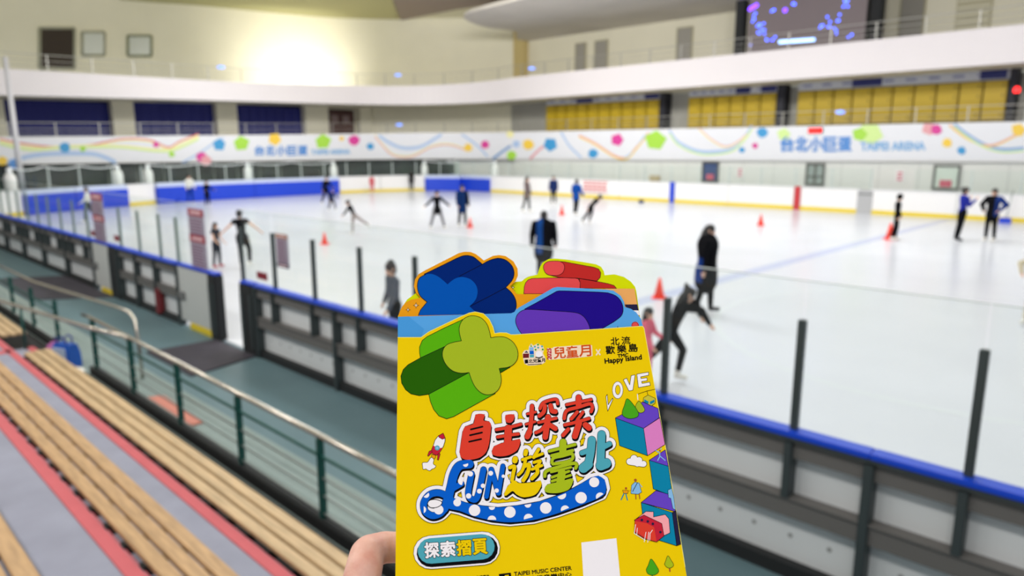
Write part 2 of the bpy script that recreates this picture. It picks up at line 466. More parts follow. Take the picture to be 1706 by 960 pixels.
panes = [(a, b) for a, b in zip(gp[1:], gp[:-1]) if b <= 4 and b > XEND and not (a < -10.2 and b > -13.2)]
nearp = [q for q in panes if q[1] > -11]; farp = [q for q in panes if q[1] <= -11]
NUM = lambda k: ORD[k] if k < len(ORD) else f'{k}th'
for i, (a, b) in enumerate(reversed(nearp)): near_pane(a, b, f'clear glass pane with dark post, {NUM(i + 1)} from the open gate towards the camera')
for i, (a, b) in enumerate(farp): near_pane(a, b, f'clear glass pane with thin post, {NUM(i + 1)} beyond the open gate', .013)
near_pane(-11.17, -10.15, 'clear glass pane over the black barrier end, at the open gate')
near_pane(-13.84, -12.4, 'clear glass pane above the pale gate leaf', .013)

# notices on the glass
SIGNW = mat('notice_grey', (158, 148, 164), .6); SIGNR = mat('notice_red', (158, 22, 44), .6); SIGNT = mat('notice_text', (120, 70, 100), .6)
def notice(x0, x1, z0, z1, lab, bands, body=SIGNW, y=5.17):
    mb = MB(); mats = [body]
    mb.box((x0, y, z0), (x1, y + .012, z1), 0)
    A = Art(mb, lambda u, v, L: (x0 + (x1 - x0) * u, y - .0015 * L, z1 - (z1 - z0) * v), mats)
    for (v0, v1, mm) in bands: A.fill([(0, v0), (1, v0), (1, v1), (0, v1)], mm, 1)
    k = 0
    for (v0, v1, mm) in bands + [(1, 1, None)]:
        while k < v0 - .05:
            k += .05; A.fill([(.1, k), (.9 - .2 * random.random(), k), (.9 - .2 * random.random(), k + .018), (.1, k + .018)], SIGNT, 1)
        k = max(k, v1)
        if mm: A.fill([(.15, v0 + (v1 - v0) * .3), (.85, v0 + (v1 - v0) * .3), (.85, v0 + (v1 - v0) * .7), (.15, v0 + (v1 - v0) * .7)], mat('notice_pale', (226, 190, 196), .6), 2)
    A.done()
    return tag(mb.build('notice_board', mats), lab, 'notice')
notice(-13.17, -12.5, 1.2, 2.27, 'tall grey notice with two red bands standing over the pale gate leaf', [(0, .12, SIGNR), (.44, .56, SIGNR)])
notice(-18.78, -17.95, 1.2, 2.32, 'tall grey notice with two red bands over the closed far gate', [(0, .14, SIGNR), (.46, .58, SIGNR)])
notice(-9.95, -9.6, 1.56, 2.07, 'small poster with a brown heading on the glass past the open gate', [(0, .13, mat('poster_brown', (168, 116, 76), .6)), (.87, 1, mat('poster_dark', (70, 70, 90), .6))])
for (px, py, lab) in [(436, 460, 'small dark red sticker low on the glass beside the open gate'), (194, 397, 'small red sticker on the glass next to the far notice, nearer side'), (155, 389, 'small red sticker on the glass next to the far notice, farther side')]:
    p = ony(px, py, 5.17); m = MB(); m.box((p.x - .17, 5.17, p.z - .06), (p.x + .17, 5.18, p.z + .06), 0, .004); tag(m.build('sticker', mat('sticker_red', (136, 26, 44), .5)), lab, 'sticker')

# ------------------------------------------------------------------ far and end boards
d0 = 8 - XEND
dXY = lambda x, y: RINK.near(x, y)
def far_board(da, db, lab, mb_extra=None, pad=False, group='white barrier boards with yellow kick strip'):
    c = RINK.at((da + db) / 2)
    t = empty('dasher_board' if not pad else 'crash_pad', (c.x, c.y, 0), 0, lab, 'rink barrier' if not pad else 'safety pad', group)
    def part(name, o0, o1, z0, z1, mm):
        mb = MB(); RINK.loft(mb, da + .02, db - .02, o0, o1, z0, z1); mb.v = [(x - c.x, y - c.y, z) for x, y, z in mb.v]; return mb.build(name, mm, t)
    if pad:
        part('backing_board', -.06, .0, 0, 1.2, WHITE)
        part('cover', 0, .3, .02, 1.02, BLUEPAD); part('top_strip', -.05, .26, 1.02, 1.28, PADTOP)
    else:
        part('panel', -.05, 0, .2, 1.22, WHITE); part('kick_strip', -.05, .02, 0, .2, YEL); part('cap_rail', -.09, .04, 1.22, 1.28, mat('cap_white', (228, 228, 230), .4))
    return t
cuts_far = [-41, -36.5, -32, -28.4, -24.4, -20.3, -16.3, -13.15]
FARN = 'corner'
for i in range(7): far_board(dXY(cuts_far[i], 40), dXY(cuts_far[i + 1], 40), f'white barrier board with yellow kick, {ORD[i + 1]} along the far side from the blue corner pad')
cuts2 = [-12.3, -8.6, -4.8, -.8, 3.2]
for i in range(4): far_board(dXY(cuts2[i], 40), dXY(cuts2[i + 1], 40), f'white barrier board with yellow kick, {ORD[i + 1]} past the grey far gate')
t = empty('rink_gate', (-12.72, 40, 0), 0, 'grey gate in the far barrier between white boards', 'gate')
m = MB(); m.box((-.38, -.03, 0), (.38, .05, 1.22)); m.build('leaf', mat('grey_gate', (176, 176, 178), .5), t)
m = MB(); m.box((-.38, -.05, .98), (.38, -.03, 1.04)); m.build('bar', RAILG, t)
for x, mm, lab in [(-24.35, BLUEPAD, 'blue vertical marker strip on the far white barrier'), (-16.3, mat('red_mark', (190, 50, 56), .5), 'red vertical marker strip on the far white barrier')]:
    m = MB(); m.box((x - .17, 39.93, .0), (x + .17, 39.98, 1.3)); tag(m.build('marker_strip', mm), lab, 'marker')
# red lettering panel on the far boards
mb = MB(); ml = [WHITE]; mb.box((-31.6, 39.94, .38), (-29.4, 39.975, 1.2))
A = Art(mb, lambda u, v, L: (-31.6 + 2.2 * u, 39.94 - .006 * L, 1.2 - .82 * v), ml); RED = mat('ad_red', (206, 84, 84), .5)
A.fill([(.02, .05), (.98, .05), (.98, .14), (.02, .14)], RED, 1); A.fill([(.02, .88), (.98, .88), (.98, .96), (.02, .96)], RED, 1)
for k in range(5):
    u = .05 + k * .185; A.fill([(u, .25), (u + .14, .25), (u + .14, .42), (u, .42)], RED, 1); A.fill([(u, .52), (u + .14, .52), (u + .14, .76), (u, .76)], RED, 1)
A.done(); tag(mb.build('advert_board', ml), 'red and white advert panel on the far barrier', 'advert')
# end boards round the corner, from the near side
def dpx(px, py):
    p = RINK.hit(px, py, 0, 36); return RINK.near(p.x, p.y)
e0 = dpx(36, 358); e1 = dpx(207, 345); e2 = dpx(268, 338); e3 = dpx(424, 329); e4 = dpx(566, 321); e5 = dpx(711, 318)
e6 = dXY(-41, 40)
far_board(d0, (d0 + e0) / 2, 'white barrier board with yellow kick where the near side starts to curve')
far_board((d0 + e0) / 2, e0, 'white barrier board with yellow kick just before the curved blue pad')
far_board(e0, (e0 + e1) / 2, 'curved blue crash pad in the near rink corner, half nearest the spectators', pad=True, group='blue crash pads around the rink end')
far_board((e0 + e1) / 2, e1, 'curved blue crash pad in the near rink corner, half nearest the end wall', pad=True, group='blue crash pads around the rink end')
far_board(e1, e2, 'short white barrier board between two blue pads at the rink end')
far_board(e2, e3, 'long flat blue crash pad at the rink end, next to the short white board', pad=True, group='blue crash pads around the rink end')
far_board(e3, e4, 'long flat blue crash pad at the rink end, next to the long white boards', pad=True, group='blue crash pads around the rink end')
far_board(e4, (e4 + e5) / 2, 'white end barrier board with yellow kick adjoining the flat blue pad')
far_board((e4 + e5) / 2, e5, 'white end barrier board with yellow kick adjoining the rounded corner pad')
far_board(e5, e6, 'blue crash pad bending round the distant far rink corner', pad=True, group='blue crash pads around the rink end')
# ad-hoc goal posts: white padded uprights and drooping net edge ropes
WPOST = mat('white_post', (232, 234, 238), .5)
def upright(d, h, lab):
    p = RINK.at(d, -.5); t = empty('padded_post', (p.x, p.y, 0), 0, lab, 'post', 'white padded net posts at the rink end')
    m = MB(); m.lathe([(.13, 0), (.13, h - .1), (.09, h)], n=14); m.build('shaft', WPOST, t)
    m = MB(); m.lathe([(.24, 1.0), (.28, 1.3), (.28, 1.9), (.2, 2.1)], n=14); m.build('padding', WHITE, t)
for d, lab in [(e0, 'white padded net post at the spectators end of the curved blue pad'), (e1, 'white padded net post where the curved blue pad ends'), (e2, 'white padded net post beside the short white end board'), (e3, 'white padded net post between the two flat blue pads'), (e4, 'white padded net post by the long white end boards'), (e5, 'white padded net post at the start of the rounded corner pad'), (e6, 'white padded net post at the end of the rounded corner pad')]:
    upright(d, 2.42, lab)
for (a, b, k, lab) in [(e0, e1, 3, 'drooping white net edge above the curved blue pad'), (e2, e3, 2, 'drooping white net edge above the first flat blue pad'), (e3, e4, 2, 'drooping white net edge above the second flat blue pad'), (e5, e6, 2, 'drooping white net edge above the rounded corner pad')]:
    pts = []
    for i in range(k * 12 + 1):
        u = i / (k * 12); q = RINK.at(a + (b - a) * u, -.5); pts.append((q.x, q.y, 2.42 - .16 * abs(math.sin(PI * k * u))))
    m = MB(); m.tube(pts, .035, 8); tag(m.build('net_rope', WPOST), lab, 'net rope')
# glass above the far and end boards
def far_pane(da, db, lab, z1=2.35):
    c = RINK.at((da + db) / 2, -.03); mb = MB(); RINK.loft(mb, da + .03, db - .03, -.04, -.025, 1.28, z1); mb.v = [(x - c.x, y - c.y, z) for x, y, z in mb.v]
    t = empty('glass_panel', (c.x, c.y, 0), 0, lab, 'glass panel', 'glass panes above the far boards'); mb.build('pane', GLASS, t)
    p = RINK.at(db, -.03) - c; m = MB(); m.box((p.x - .03, p.y - .03, 1.28), (p.x + .03, p.y + .03, z1)); m.build('glass_post', mat('pale_post', (190, 200, 196), .4), t)
xs = [-41 + 2.05 * k for k in range(22)]
for i in range(21):
    if -13.5 < xs[i] < -12.3: continue
    far_pane(dXY(xs[i], 40), dXY(xs[i + 1], 40), f'clear glass pane above the far white boards, {NUM(i + 1)} from the rink end')
ee = [e0 + (e6 - e0) * k / 20 for k in range(21)]
for i in range(20): far_pane(ee[i], ee[i + 1], f'clear glass pane over the curved rink end, {NUM(i + 1)} counted from the spectators')

# ------------------------------------------------------------------ building behind the rink
BAN = Path([(-50.2, -16), (-50.2, -4), (-50.2, 8), (-50.2, 16), (-50.2, 24), (-50.2, 32), (-49.6, 36), (-47.6, 39.6), (-44.5, 41.8), (-40.5, 42.5), (-32, 42.5), (-24, 42.5), (-16, 42.5), (-8, 42.5), (0, 42.5), (6, 42.5)])
def lerpz(pairs):
    ys = [a for a, b in pairs]; zs = [b for a, b in pairs]
    return lambda d: float(np.interp(d, ys, zs))
D = lambda x, y: BAN.near(x, y)
dk = [D(-50.2, 9), D(-50.2, 24), D(-48, 39), D(-40.5, 42.5), BAN.len]
z_b0 = lerpz(list(zip(dk, (2.52, 2.55, 2.6, 2.6, 2.84)))); z_b1 = lerpz(list(zip(dk, (4.0, 4.32, 4.72, 4.7, 4.6))))
z_c0 = lerpz(list(zip(dk, (6.36, 6.72, 7.05, 7.25, 7.48)))); z_c1 = lerpz(list(zip(dk, (7.85, 8.02, 8.6, 9.0, 9.25))))
# lower wall
LOW = Path([(-52.0, -16), (-52.0, -4), (-52.0, 8), (-52.0, 20), (-52.0, 33)], smooth=False)
m = MB(); LOW.loft(m, 0, LOW.len, -.3, 0, -.1, 2.7); struct(m.build('wall_end', GREYWALL))
ys = [-2 + 1.75 * k for k in range(21)]
for i, y in enumerate(ys[:-1]):
    if 28.6 < y < 32.5 or 13.2 < y < 14.8: pass
    m = MB(); m.box((-51.99, y + .06, .95), (-51.93, ys[i + 1] - .06, 2.5), 0)
    w = struct(m.build(f'window_{i + 1}', DARKGLASS))
    m = MB(); m.box((-51.95, y - .05, .9), (-51.86, y + .05, 2.55)); m.box((-51.95, y, 2.46), (-51.88, ys[i + 1], 2.55)); m.build('window_frame', mat('mullion', (120, 128, 118), .5), w)
LOWC = Path([(-52, 33), (-50.8, 37), (-48, 40.6), (-44.5, 42.5), (-41, 43.0)])
m = MB(); LOWC.loft(m, 0, LOWC.len * .62, -.3, 0, -.1, 2.7, 1); LOWC.loft(m, LOWC.len * .62, LOWC.len, -.3, 0, -.1, 2.7, 0); struct(m.build('wall_corner', [GREYWALL, DARKGLASS]))
m = MB(); m.box((-41, 42.7, -.1), (6, 43.0, 2.8)); struct(m.build('wall_far', GREYWALL))
PL = mat('wall_groove', (196, 196, 194), .6)
m = MB()
for k in range(24): m.box((-41 + k * 2.0, 42.69, .1), (-40.96 + k * 2.0, 42.7, 2.6))
struct(m.build('trim_1', PL))
DKF = mat('window_dark_frame', (96, 96, 90), .5)
def far_window(i, x0, x1, z0, z1, panecol, bits):
    m = MB(); m.box((x0, 42.66, z0), (x1, 42.7, z1)); w = struct(m.build(f'window_{i}', panecol))
    m = MB(); b = .09
    for a in ((x0 - b, x0), (x1, x1 + b)): m.box((a[0], 42.58, z0 - b), (a[1], 42.7, z1 + b))
    m.box((x0, 42.58, z1), (x1, 42.7, z1 + b)); m.box((x0, 42.55, z0 - b), (x1, 42.7, z0))
    if bits == 'mullion': m.box(((x0 + x1) / 2 - .05, 42.6, z0), ((x0 + x1) / 2 + .05, 42.7, z1)); m.box((x0, 42.6, z0 + .4), (x1, 42.7, z0 + .46))
    m.build('window_frame', DKF, w)
    if bits in ('red', 'blue'):
        mm = MB(); mm.box((x0 + .25, 42.62, z0 + .05), (x1 - .25, 42.66, z0 + .4)); mm.build('window_sticker', mat('sticker_pink', (200, 90, 110), .5), w)
far_window(30, -23.7, -22.7, 1.35, 2.45, mat('pane_blue', (50, 72, 120), .3), 'blue')
far_window(31, -16.9, -16.0, 1.35, 2.45, mat('pane_grey', (150, 160, 156), .3), 'mullion')
far_window(32, -10.2, -9.15, 1.35, 2.45, mat('pane_pale', (206, 216, 206), .3), 'red')
for x, lab in [(-21.15, 'small pink paper sign on the far wall near the blue window'), (-11.9, 'small pink paper sign on the far wall near the pale window')]:
    mb = MB(); ml = [mat('paper', (232, 226, 226), .6)]; mb.box((x - .2, 42.66, 1.6), (x + .2, 42.7, 2.2))
    A = Art(mb, lambda u, v, L: (x - .2 + .4 * u, 42.66 - .005 * L, 2.2 - .6 * v), ml)
    for k in range(3): A.disc((.5, .2 + .3 * k), .36, mat('sign_pink', (206, 120, 136), .6), 1, 12, .1)
    A.done(); tag(mb.build('wall_sign', ml), lab, 'sign')
m = MB(); m.box((-27.0, 41.3, 1.28), (-26.2, 41.5, 1.62), 0, .03); m.box((-26.9, 41.3, .0), (-26.3, 41.5, 1.28)); tag(m.build('cardboard_box', mat('tan_card', (186, 168, 132), .7)), 'small tan box standing behind the far barrier glass', 'box')

# fascia and printed banner
m = MB(); BAN.loft(m, 0, BAN.len, -.3, 0, lambda d: z_b0(d) - .05, lambda d: z_b1(d) + .03); struct(m.build('wall_fascia', WHITE))
mb = MB(); BM = [mat('banner_white', (226, 226, 232), .5)]
BAN.loft(mb, 1, BAN.len - 1, .0, .03, lambda d: z_b0(d) + .05, lambda d: z_b1(d) - .02)
def bmap(px, py, L):
    py = max(206.0 if px > 1500 else 208.0, py)
    p = BAN.hit(px, py, .035 + .004 * L)
    return p if p is not None else Vector((0, 0, 0))
A = Art(mb, bmap, BM)
cB = mat('b_blue', (60, 150, 206), .5); cG = mat('b_green', (164, 214, 70), .5); cY = mat('b_yellow', (240, 200, 70), .5); cP = mat('b_pink', (214, 60, 150), .5)
lB = mat('b_paleblue', (168, 192, 228), .5); lG = mat('b_palegreen', (206, 230, 150), .5); lR = mat('b_palered', (224, 160, 166), .5); lY = mat('b_paleyellow', (238, 232, 170), .5); cR = mat('b_red', (216, 90, 106), .5); dB = mat('b_textblue', (86, 140, 208), .5); tB = mat('b_textpale', (136, 178, 220), .5)
def ribbon(pts, w, cols, L=1):
    c = crom(pts, 8)
    for k, cc in enumerate(cols): A.stroke([(x, y + (k - len(cols) / 2) * w) for x, y in c], w, cc, L + k * .3)
ribbon([(0, 234), (40, 242), (90, 247), (150, 244), (205, 234), (250, 236), (280, 248), (300, 238), (330, 226)], 2.5, [cR, lY])
ribbon([(0, 240), (50, 250), (120, 246), (200, 246), (260, 252), (290, 250), (330, 232)], 3.0, [lY, lG])
ribbon([(14, 272), (50, 262), (90, 258), (150, 258), (175, 264), (192, 272)], 3.5, [lB, lB])
ribbon([(305, 272), (330, 258), (360, 238), (372, 232)], 3, [lB])
ribbon([(632, 228), (650, 240), (672, 248), (700, 246), (722, 234), (735, 226)], 2.6, [lB, lB])
ribbon([(625, 228), (650, 256), (670, 262), (690, 260), (720, 245), (750, 242), (780, 252)], 2, [lY, lR])
ribbon([(770, 226), (795, 244), (812, 262)], 3, [lB])
ribbon([(935, 222), (948, 244), (968, 264)], 3.2, [lB])
ribbon([(965, 228), (990, 240), (1025, 262), (1045, 264), (1060, 248), (1080, 224)], 2.4, [lR, cY])
ribbon([(1040, 266), (1058, 252), (1074, 228)], 3, [lB])
ribbon([(1116, 222), (1130, 240), (1160, 254), (1190, 256), (1220, 250), (1240, 232), (1252, 214)], 2.8, [lB, lB, lG])
ribbon([(1165, 216), (1185, 234), (1210, 246), (1235, 234), (1254, 214)], 2.0, [lR, lY])
ribbon([(1590, 210), (1610, 226), (1640, 244), (1670, 252), (1705, 250)], 2.8, [mat('b_midblue', (106, 150, 200), .5), lB, lG])
ribbon([(1582, 210), (1612, 232), (1650, 244), (1690, 228), (1705, 222)], 2.2, [lR, cY])
ribbon([(822, 266), (838, 254), (850, 246)], 4, [mat('b_midblue', (106, 150, 200), .5)])
ribbon([(884, 266), (900, 250), (910, 244)], 4, [lR])
def gem(cx, cy, r, c, k=6, rot=.3):
    A.fill([(cx + r * math.cos(rot + 2 * PI * j / k) * (1 + .15 * (j % 2)), cy + r * math.sin(rot + 2 * PI * j / k)) for j in range(k)], c, 3)
for (x, y, r, c) in [(108, 246, 9, cB), (138, 248, 5, cG), (260, 241, 5, cP), (365, 241, 11, cB), (336, 262, 9, cP), (343, 268, 9, lR), (402, 239, 13, cG), (458, 232, 11, cY), (24, 274, 9, dB), (4, 268, 8, cY), (286, 257, 5, cG),
                     (538, 236, 13, cG), (569, 231, 4, cY), (590, 234, 9, cP), (617, 244, 6, cB), (780, 246, 7, cY), (808, 241, 7, cP), (860, 240, 6, lB), (880, 241, 9, cY), (852, 259, 8, cG), (917, 241, 12, cB), (988, 256, 8, cB),
                     (1028, 233, 11, cP), (1092, 234, 17, cG), (1270, 221, 9, cB), (1258, 243, 5, cP), (1236, 250, 5, cB), (1306, 224, 11, lG), (1450, 222, 20, lG), (1432, 224, 12, cG), (1548, 214, 12, lR), (1560, 216, 9, cP), (1578, 238, 8, cY), (1602, 251, 7, cB), (1697, 216, 12, cY), (850, 224, 6, lY)]:
    gem(x, y, r, c, 7 if r < 10 else 5, .4 + x * .37)
for i, ch in enumerate('台北小巨蛋'):
    x = 425 + i * 18; A.text(ch, (x, 258.5), (x + 15, 258.2), 15, dB, 5, bold=1.5)
    x = 1301 + i * 24; A.text(ch, (x, 252), (x + 21, 251.6), 23, dB, 5, bold=2.2)
A.text('TAIPEI ARENA', (519, 257), (583, 256), 7, tB, 5, bold=1.2)
A.text('TAIPEI ARENA', (1434, 250.5), (1541, 249.5), 13, tB, 5, bold=1.8)
A.done(); tag(mb.build('banner', BM, fix=False), 'long white banner with coloured ribbons and blue lettering under the railing', 'banner')
# red led clock on the banner
p = BAN.hit(1358, 217.5, .1); t = empty('led_clock', p, 0, 'small red glowing display over the banner lettering', 'display')
m = MB(); m.box((-.42, -.02, -.17), (.42, .1, .17), 0, .03); m.build('case', BLACK, t)
m = MB(); m.box((-.36, -.035, -.12), (.36, -.02, .12)); m.build('screen', mat('led_red', (255, 20, 16), .5, emit=2.0), t)

# middle tier
MID = Path([(-55.6, -16), (-55.6, -4), (-55.6, 8), (-55.6, 22), (-55.6, 36), (-54.6, 39.5), (-52.4, 42.8), (-49, 45.4), (-45, 46.5)])
m = MB(); m.prism([(-56, -16)] + [tuple(BAN.at(BAN.len * k / 80, -.25)) for k in range(81)] + [(6, 47), (-46, 47), (-52, 44), (-56, 38)], 3.7, 3.9); struct(m.build('floor_middle', mat('tier_floor', (150, 148, 140), .7)))
m = MB(); MID.loft(m, 0, MID.len, -.3, 0, 3.9, 7.6); struct(m.build('wall_middle', CREAM))
m = MB(); m.box((-45.2, 46.5, 3.9), (6, 46.8, 7.3)); struct(m.build('wall_lockers', mat('grey_tier_wall', (176, 174, 166), .7)))
for i, (y0, y1) in enumerate([(17.0, 18.4), (24.3, 25.9), (31.8, 34.0), (37.2, 38.4), (8.5, 10.8)]):
    m = MB(); m.box((-55.6, y0, 3.9), (-54.7, y1, 7.2)); struct(m.build(f'trim_{i + 2}', CREAM))
def shutter(y0, y1, z1, lab, drop):
    t = empty('roller_shutter', (-55.5, (y0 + y1) / 2, 3.9), 0, lab, 'shutter'); h = (y1 - y0) / 2
    m = MB(); m.box((-.02, -h, 0), (.0, h, z1 - 3.9)); m.build('opening', DARK, t)
    m = MB(); k = 16
    for j in range(k):
        a = -h + 2 * h * j / k; b = a + 2 * h / k; m.add([(.1 + .05 * (j % 2), a, .35), (.1 + .05 * ((j + 1) % 2), b, .35), (.1 + .05 * ((j + 1) % 2), b, z1 - 3.9 - drop), (.1 + .05 * (j % 2), a, z1 - 3.9 - drop)], [(0, 1, 2, 3)])
    m.build('curtain', NAVY, t)
    m = MB(); m.box((.0, -h, .0), (.16, h, .35)); m.build('lower_panel', mat('grey_blue', (74, 82, 116), .5), t)
shutter(10.8, 17.0, 6.6, 'dark navy curtained opening on the middle tier, the one beside the pale pole', .1)
shutter(18.4, 24.3, 7.0, 'dark navy curtained opening on the middle tier between the two other curtains', .1)
shutter(25.9, 31.8, 7.0, 'dark navy curtained opening on the middle tier next to the brown doors', .25)
t = empty('double_door', (-55.55, 35.6, 3.9), 0, 'brown double door under a green exit sign on the middle tier', 'door')
m = MB(); m.box((0, -1.45, 0), (.1, 1.45, 2.9)); m.build('frame', mat('door_dark', (58, 40, 36), .6), t)
for s in (-1, 1):
    m = MB(); m.box((.1, min(0.04 * s, 1.35 * s), .05), (.16, max(0.04 * s, 1.35 * s), 2.75)); d = m.build('leaf', mat('door_brown', (86, 52, 50), .5), t)
    m = MB(); m.box((.16, .45 * s - .22 if s > 0 else -.92, 1.75), (.18, .92 if s > 0 else -.45 + .22, 2.4)); m.build('pane', mat('door_pane', (150, 130, 130), .3), d)
t = empty('exit_sign', (-55.3, 35.5, 7.0), 0, 'green lit exit sign over the brown double door', 'sign')
m = MB(); m.box((-.08, -.8, 0), (.08, .8, .42), 0, .03); m.build('case', mat('exit_case', (60, 130, 110), .5), t)
m = MB(); m.box((.08, -.72, .06), (.09, .72, .36)); m.build('face', mat('exit_green', (70, 210, 170), .5, emit=.8), t)
# yellow lockers in three banks
LOCK = mat('locker_yellow', (190, 160, 20), .45, noise=.06, nscale=2); LOCKD = mat('locker_door', (204, 172, 26), .45)
lw = 1.08
def make_locker():
    t = empty('locker', (0, 0, 0)); m = MB(); m.box((-.5, 0, 0), (.5, .55, 2.05), 0, .01); m.build('body', LOCK, t)
    for k in range(4):
        m = MB(); m.box((-.46, -.025, .05 + k * .5), (.46, 0, .5 + k * .5), 0, .008); d = m.build('door', LOCKD, t)
        m = MB(); m.box((.3, -.05, .25 + k * .5), (.38, -.025, .33 + k * .5)); m.build('lock', mat('lock_dark', (90, 70, 20), .5), d)
    return t
first = None
for nm, x0, x1, cnt_, z0 in [('by the end wall', -40.2, -29.2, 10, 4.85), ('in the short middle bank', -26.85, -20.45, 6, 4.85), ('in the bank beyond the short one', -19.1, -8.0, 10, 4.85)]:
    w = (x1 - x0) / cnt_
    for k in range(cnt_):
        o = make_locker() if first is None else copy_tree(first)
        if first is None: first = o
        o.location = (x0 + w * (k + .5), 45.7, z0); o.scale = (w * .94, 1, 1)
        tag(o, f'yellow locker column, {ORD[k + 1]} from the rink end {nm}', 'locker', 'yellow locker columns on the middle tier')
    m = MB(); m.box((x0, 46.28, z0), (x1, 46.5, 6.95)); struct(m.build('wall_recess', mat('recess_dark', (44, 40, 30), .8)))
    m = MB(); m.box((x0, 45.7, 3.9), (x1, 46.27, z0)); tag(m.build('locker_plinth', mat('plinth', (96, 90, 70), .7)), f'low dark plinth under the yellow lockers {nm}', 'plinth')
    t = empty('sign_board', ((x0 + x1) / 2, 45.75, 6.95), 0, f'white and navy sign strip above the yellow lockers {nm}', 'sign'); h = (x1 - x0) / 2
    m = MB(); m.box((-h, 0, 0), (h, .12, .62)); m.build('board', mat('sign_grey', (206, 208, 216), .5), t)
    for a, b in ([(-.45, -.2), (-.05, .1)] if cnt_ == 6 else [(-.42, -.12), (.76, .98)]) if cnt_ != 6 else [(.1, .42), (.66, .98)]:
        m = MB(); m.box((h * a, -.02, .05), (h * b, 0, .6)); m.build('navy_block', mat('sign_navy', (30, 38, 110), .5), t)
    m = MB()
    for k in range(9): m.box((-h + .3 + k * 2 * h / 9.5, -.012, .22), (-h + .3 + k * 2 * h / 9.5 + h * .1, 0, .34))
    q_ = m.build('lettering', mat('sign_print', (130, 134, 176), .5), t); q_['kind'] = 'stuff'
for x0, x1 in [(-29.15, -28.7), (-20.4, -19.9), (-7.95, -7.6)]:
    m = MB(); m.box((x0, 45.6, 3.9), (x1, 46.5, 7.6)); struct(m.build('trim_8', mat('dark_pier', (34, 34, 46), .6)))
# railings on the tiers
TRAIL = mat('satin_rail', (186, 184, 178), .42, .6)
def tier_rail(zf, hs, off, d0_, d1_, step, lab, th=.022):
    t = empty('railing', (0, 0, 0), 0, lab, 'railing')
    for h in hs:
        pts = [(*BAN.at(d, off), zf(d) + h) for d in BAN.samples(d0_, d1_)]
        m = MB(); m.tube(pts, th if h == hs[-1] else th * .7, 8); m.build('rail', TRAIL, t)
    d = d0_
    while d < d1_:
        q = BAN.at(d, off); m = MB(); m.box((q.x - .025, q.y - .025, zf(d) - .05), (q.x + .025, q.y + .025, zf(d) + hs[-1])); m.build('post', TRAIL, t); d += step
tier_rail(z_b1, (.25, .5, .85), -.15, 2, BAN.len - 1, 2.4, 'thin steel railing along the middle tier above the banner')
tier_rail(z_c1, (.3, .6, .95), -.25, 2, BAN.len - 1, 2.4, 'thin steel railing along the top tier above the white balcony')
# white balcony front
m = MB(); BAN.loft(m, 0, BAN.len, -.35, .12, z_c0, z_c1); struct(m.build('wall_balcony', mat('balcony_white', (224, 217, 219), .5)))
m = MB(); BAN.loft(m, 0, BAN.len, -6.5, -.3, lambda d: z_c0(d) + .05, lambda d: z_c0(d) + .3); struct(m.build('floor_upper', CREAM))

# upper walls and ceiling
UP = Path([(-65.5, -16), (-65.5, -6), (-65.5, 2), (-65.2, 14), (-64.6, 22), (-62.6, 27), (-61, 33), (-59.2, 38), (-55.6, 42.6), (-51.4, 46.4), (-47.3, 49.4)])
m = MB(); UP.loft(m, 0, UP.len, -.3, 0, 6.3, 15.6); struct(m.build('wall_upper_end', CREAM))
m = MB(); m.box((-47.3, 50.0, 7), (6, 50.3, 15)); struct(m.build('wall_upper_far', CREAM))
m = MB(); m.box((-47.5, 49.3, 7), (-46.2, 50.0, 15)); struct(m.build('trim_9', mat('gold_trim', (206, 186, 130), .6)))
m = MB(); m.box((-68, -16, 15.3), (8, 52, 15.6)); struct(m.build('ceiling', mat('ceiling_cream', (228, 224, 200), .8)))
m = MB(); g = crom([(-46.05, 50.2), (-46.05, 48.4), (-43.4, 45.2), (-43.6, 41.7), (-41, 37.4), (-34.2, 36.2)], 5) + [(-20, 34), (6, 33), (6, 50.2)]
m.prism(g, 13.1, 13.3); struct(m.build('ceiling_panel', mat('ceiling_grey', (204, 198, 190), .8, noise=.08, nscale=.25)))
q = [onz(655, -30, 15.2), onz(655, 0, 15.2), onz(668, 32, 15.2), onz(760, 14, 15.2), onz(870, -2, 15.2), onz(900, -40, 15.2)]
m = MB(); m.prism([(p.x, p.y) for p in q], 15.1, 15.28)
struct(m.build('ceiling_slats', mat('brown_soffit', (150, 134, 124), .7, noise=.1, nscale=1.5, stretch=(1, 12, 1))))
q = [onz(195, -30, 15.25), onz(200, 0, 15.25), onz(330, 8, 15.25), onz(470, 22, 15.25), onz(560, 30, 15.25), onz(666, 33, 15.25), onz(654, 0, 15.25), onz(650, -30, 15.25)]
m = MB(); m.prism([(p.x, p.y) for p in q], 15.2, 15.29); struct(m.build('ceiling_shade', mat('shaded_cream', (186, 182, 134), .8)))  # cream ceiling in shade, its dimmer tone put into an olive colour
# openings of the upper end wall
def wall_patch(px0, py0, px1, py1, name, mm, off=.03, lab=None, cat=None, frame=None):
    a, b, c, d = [UP.hit(*q, off) for q in ((px0, py0), (px1, py0), (px1, py1), (px0, py1))]
    n = (b - a).cross(d - a).normalized() * .06
    mb = MB(); vs = [a, b, c, d]; mb.add(vs + [v - n for v in vs], [(0, 1, 2, 3), (7, 6, 5, 4), (0, 4, 5, 1), (1, 5, 6, 2), (2, 6, 7, 3), (3, 7, 4, 0)]); o = mb.build(name, mm)
    if frame:
        m2 = MB()
        for u, v in ((a, b), (b, c), (c, d), (d, a)): m2.tube([u, v], .12, 6)
        m2.build('window_frame', frame, o)
    return o
WF = mat('upper_window_frame', (170, 170, 150), .6)
struct(wall_patch(66, 47, 124, 114, 'door_1', mat('dark_doorway', (60, 50, 42), .8), frame=WF))
struct(wall_patch(137, 54, 174, 92, 'window_40', mat('upper_pane', (204, 208, 200), .3), frame=WF))
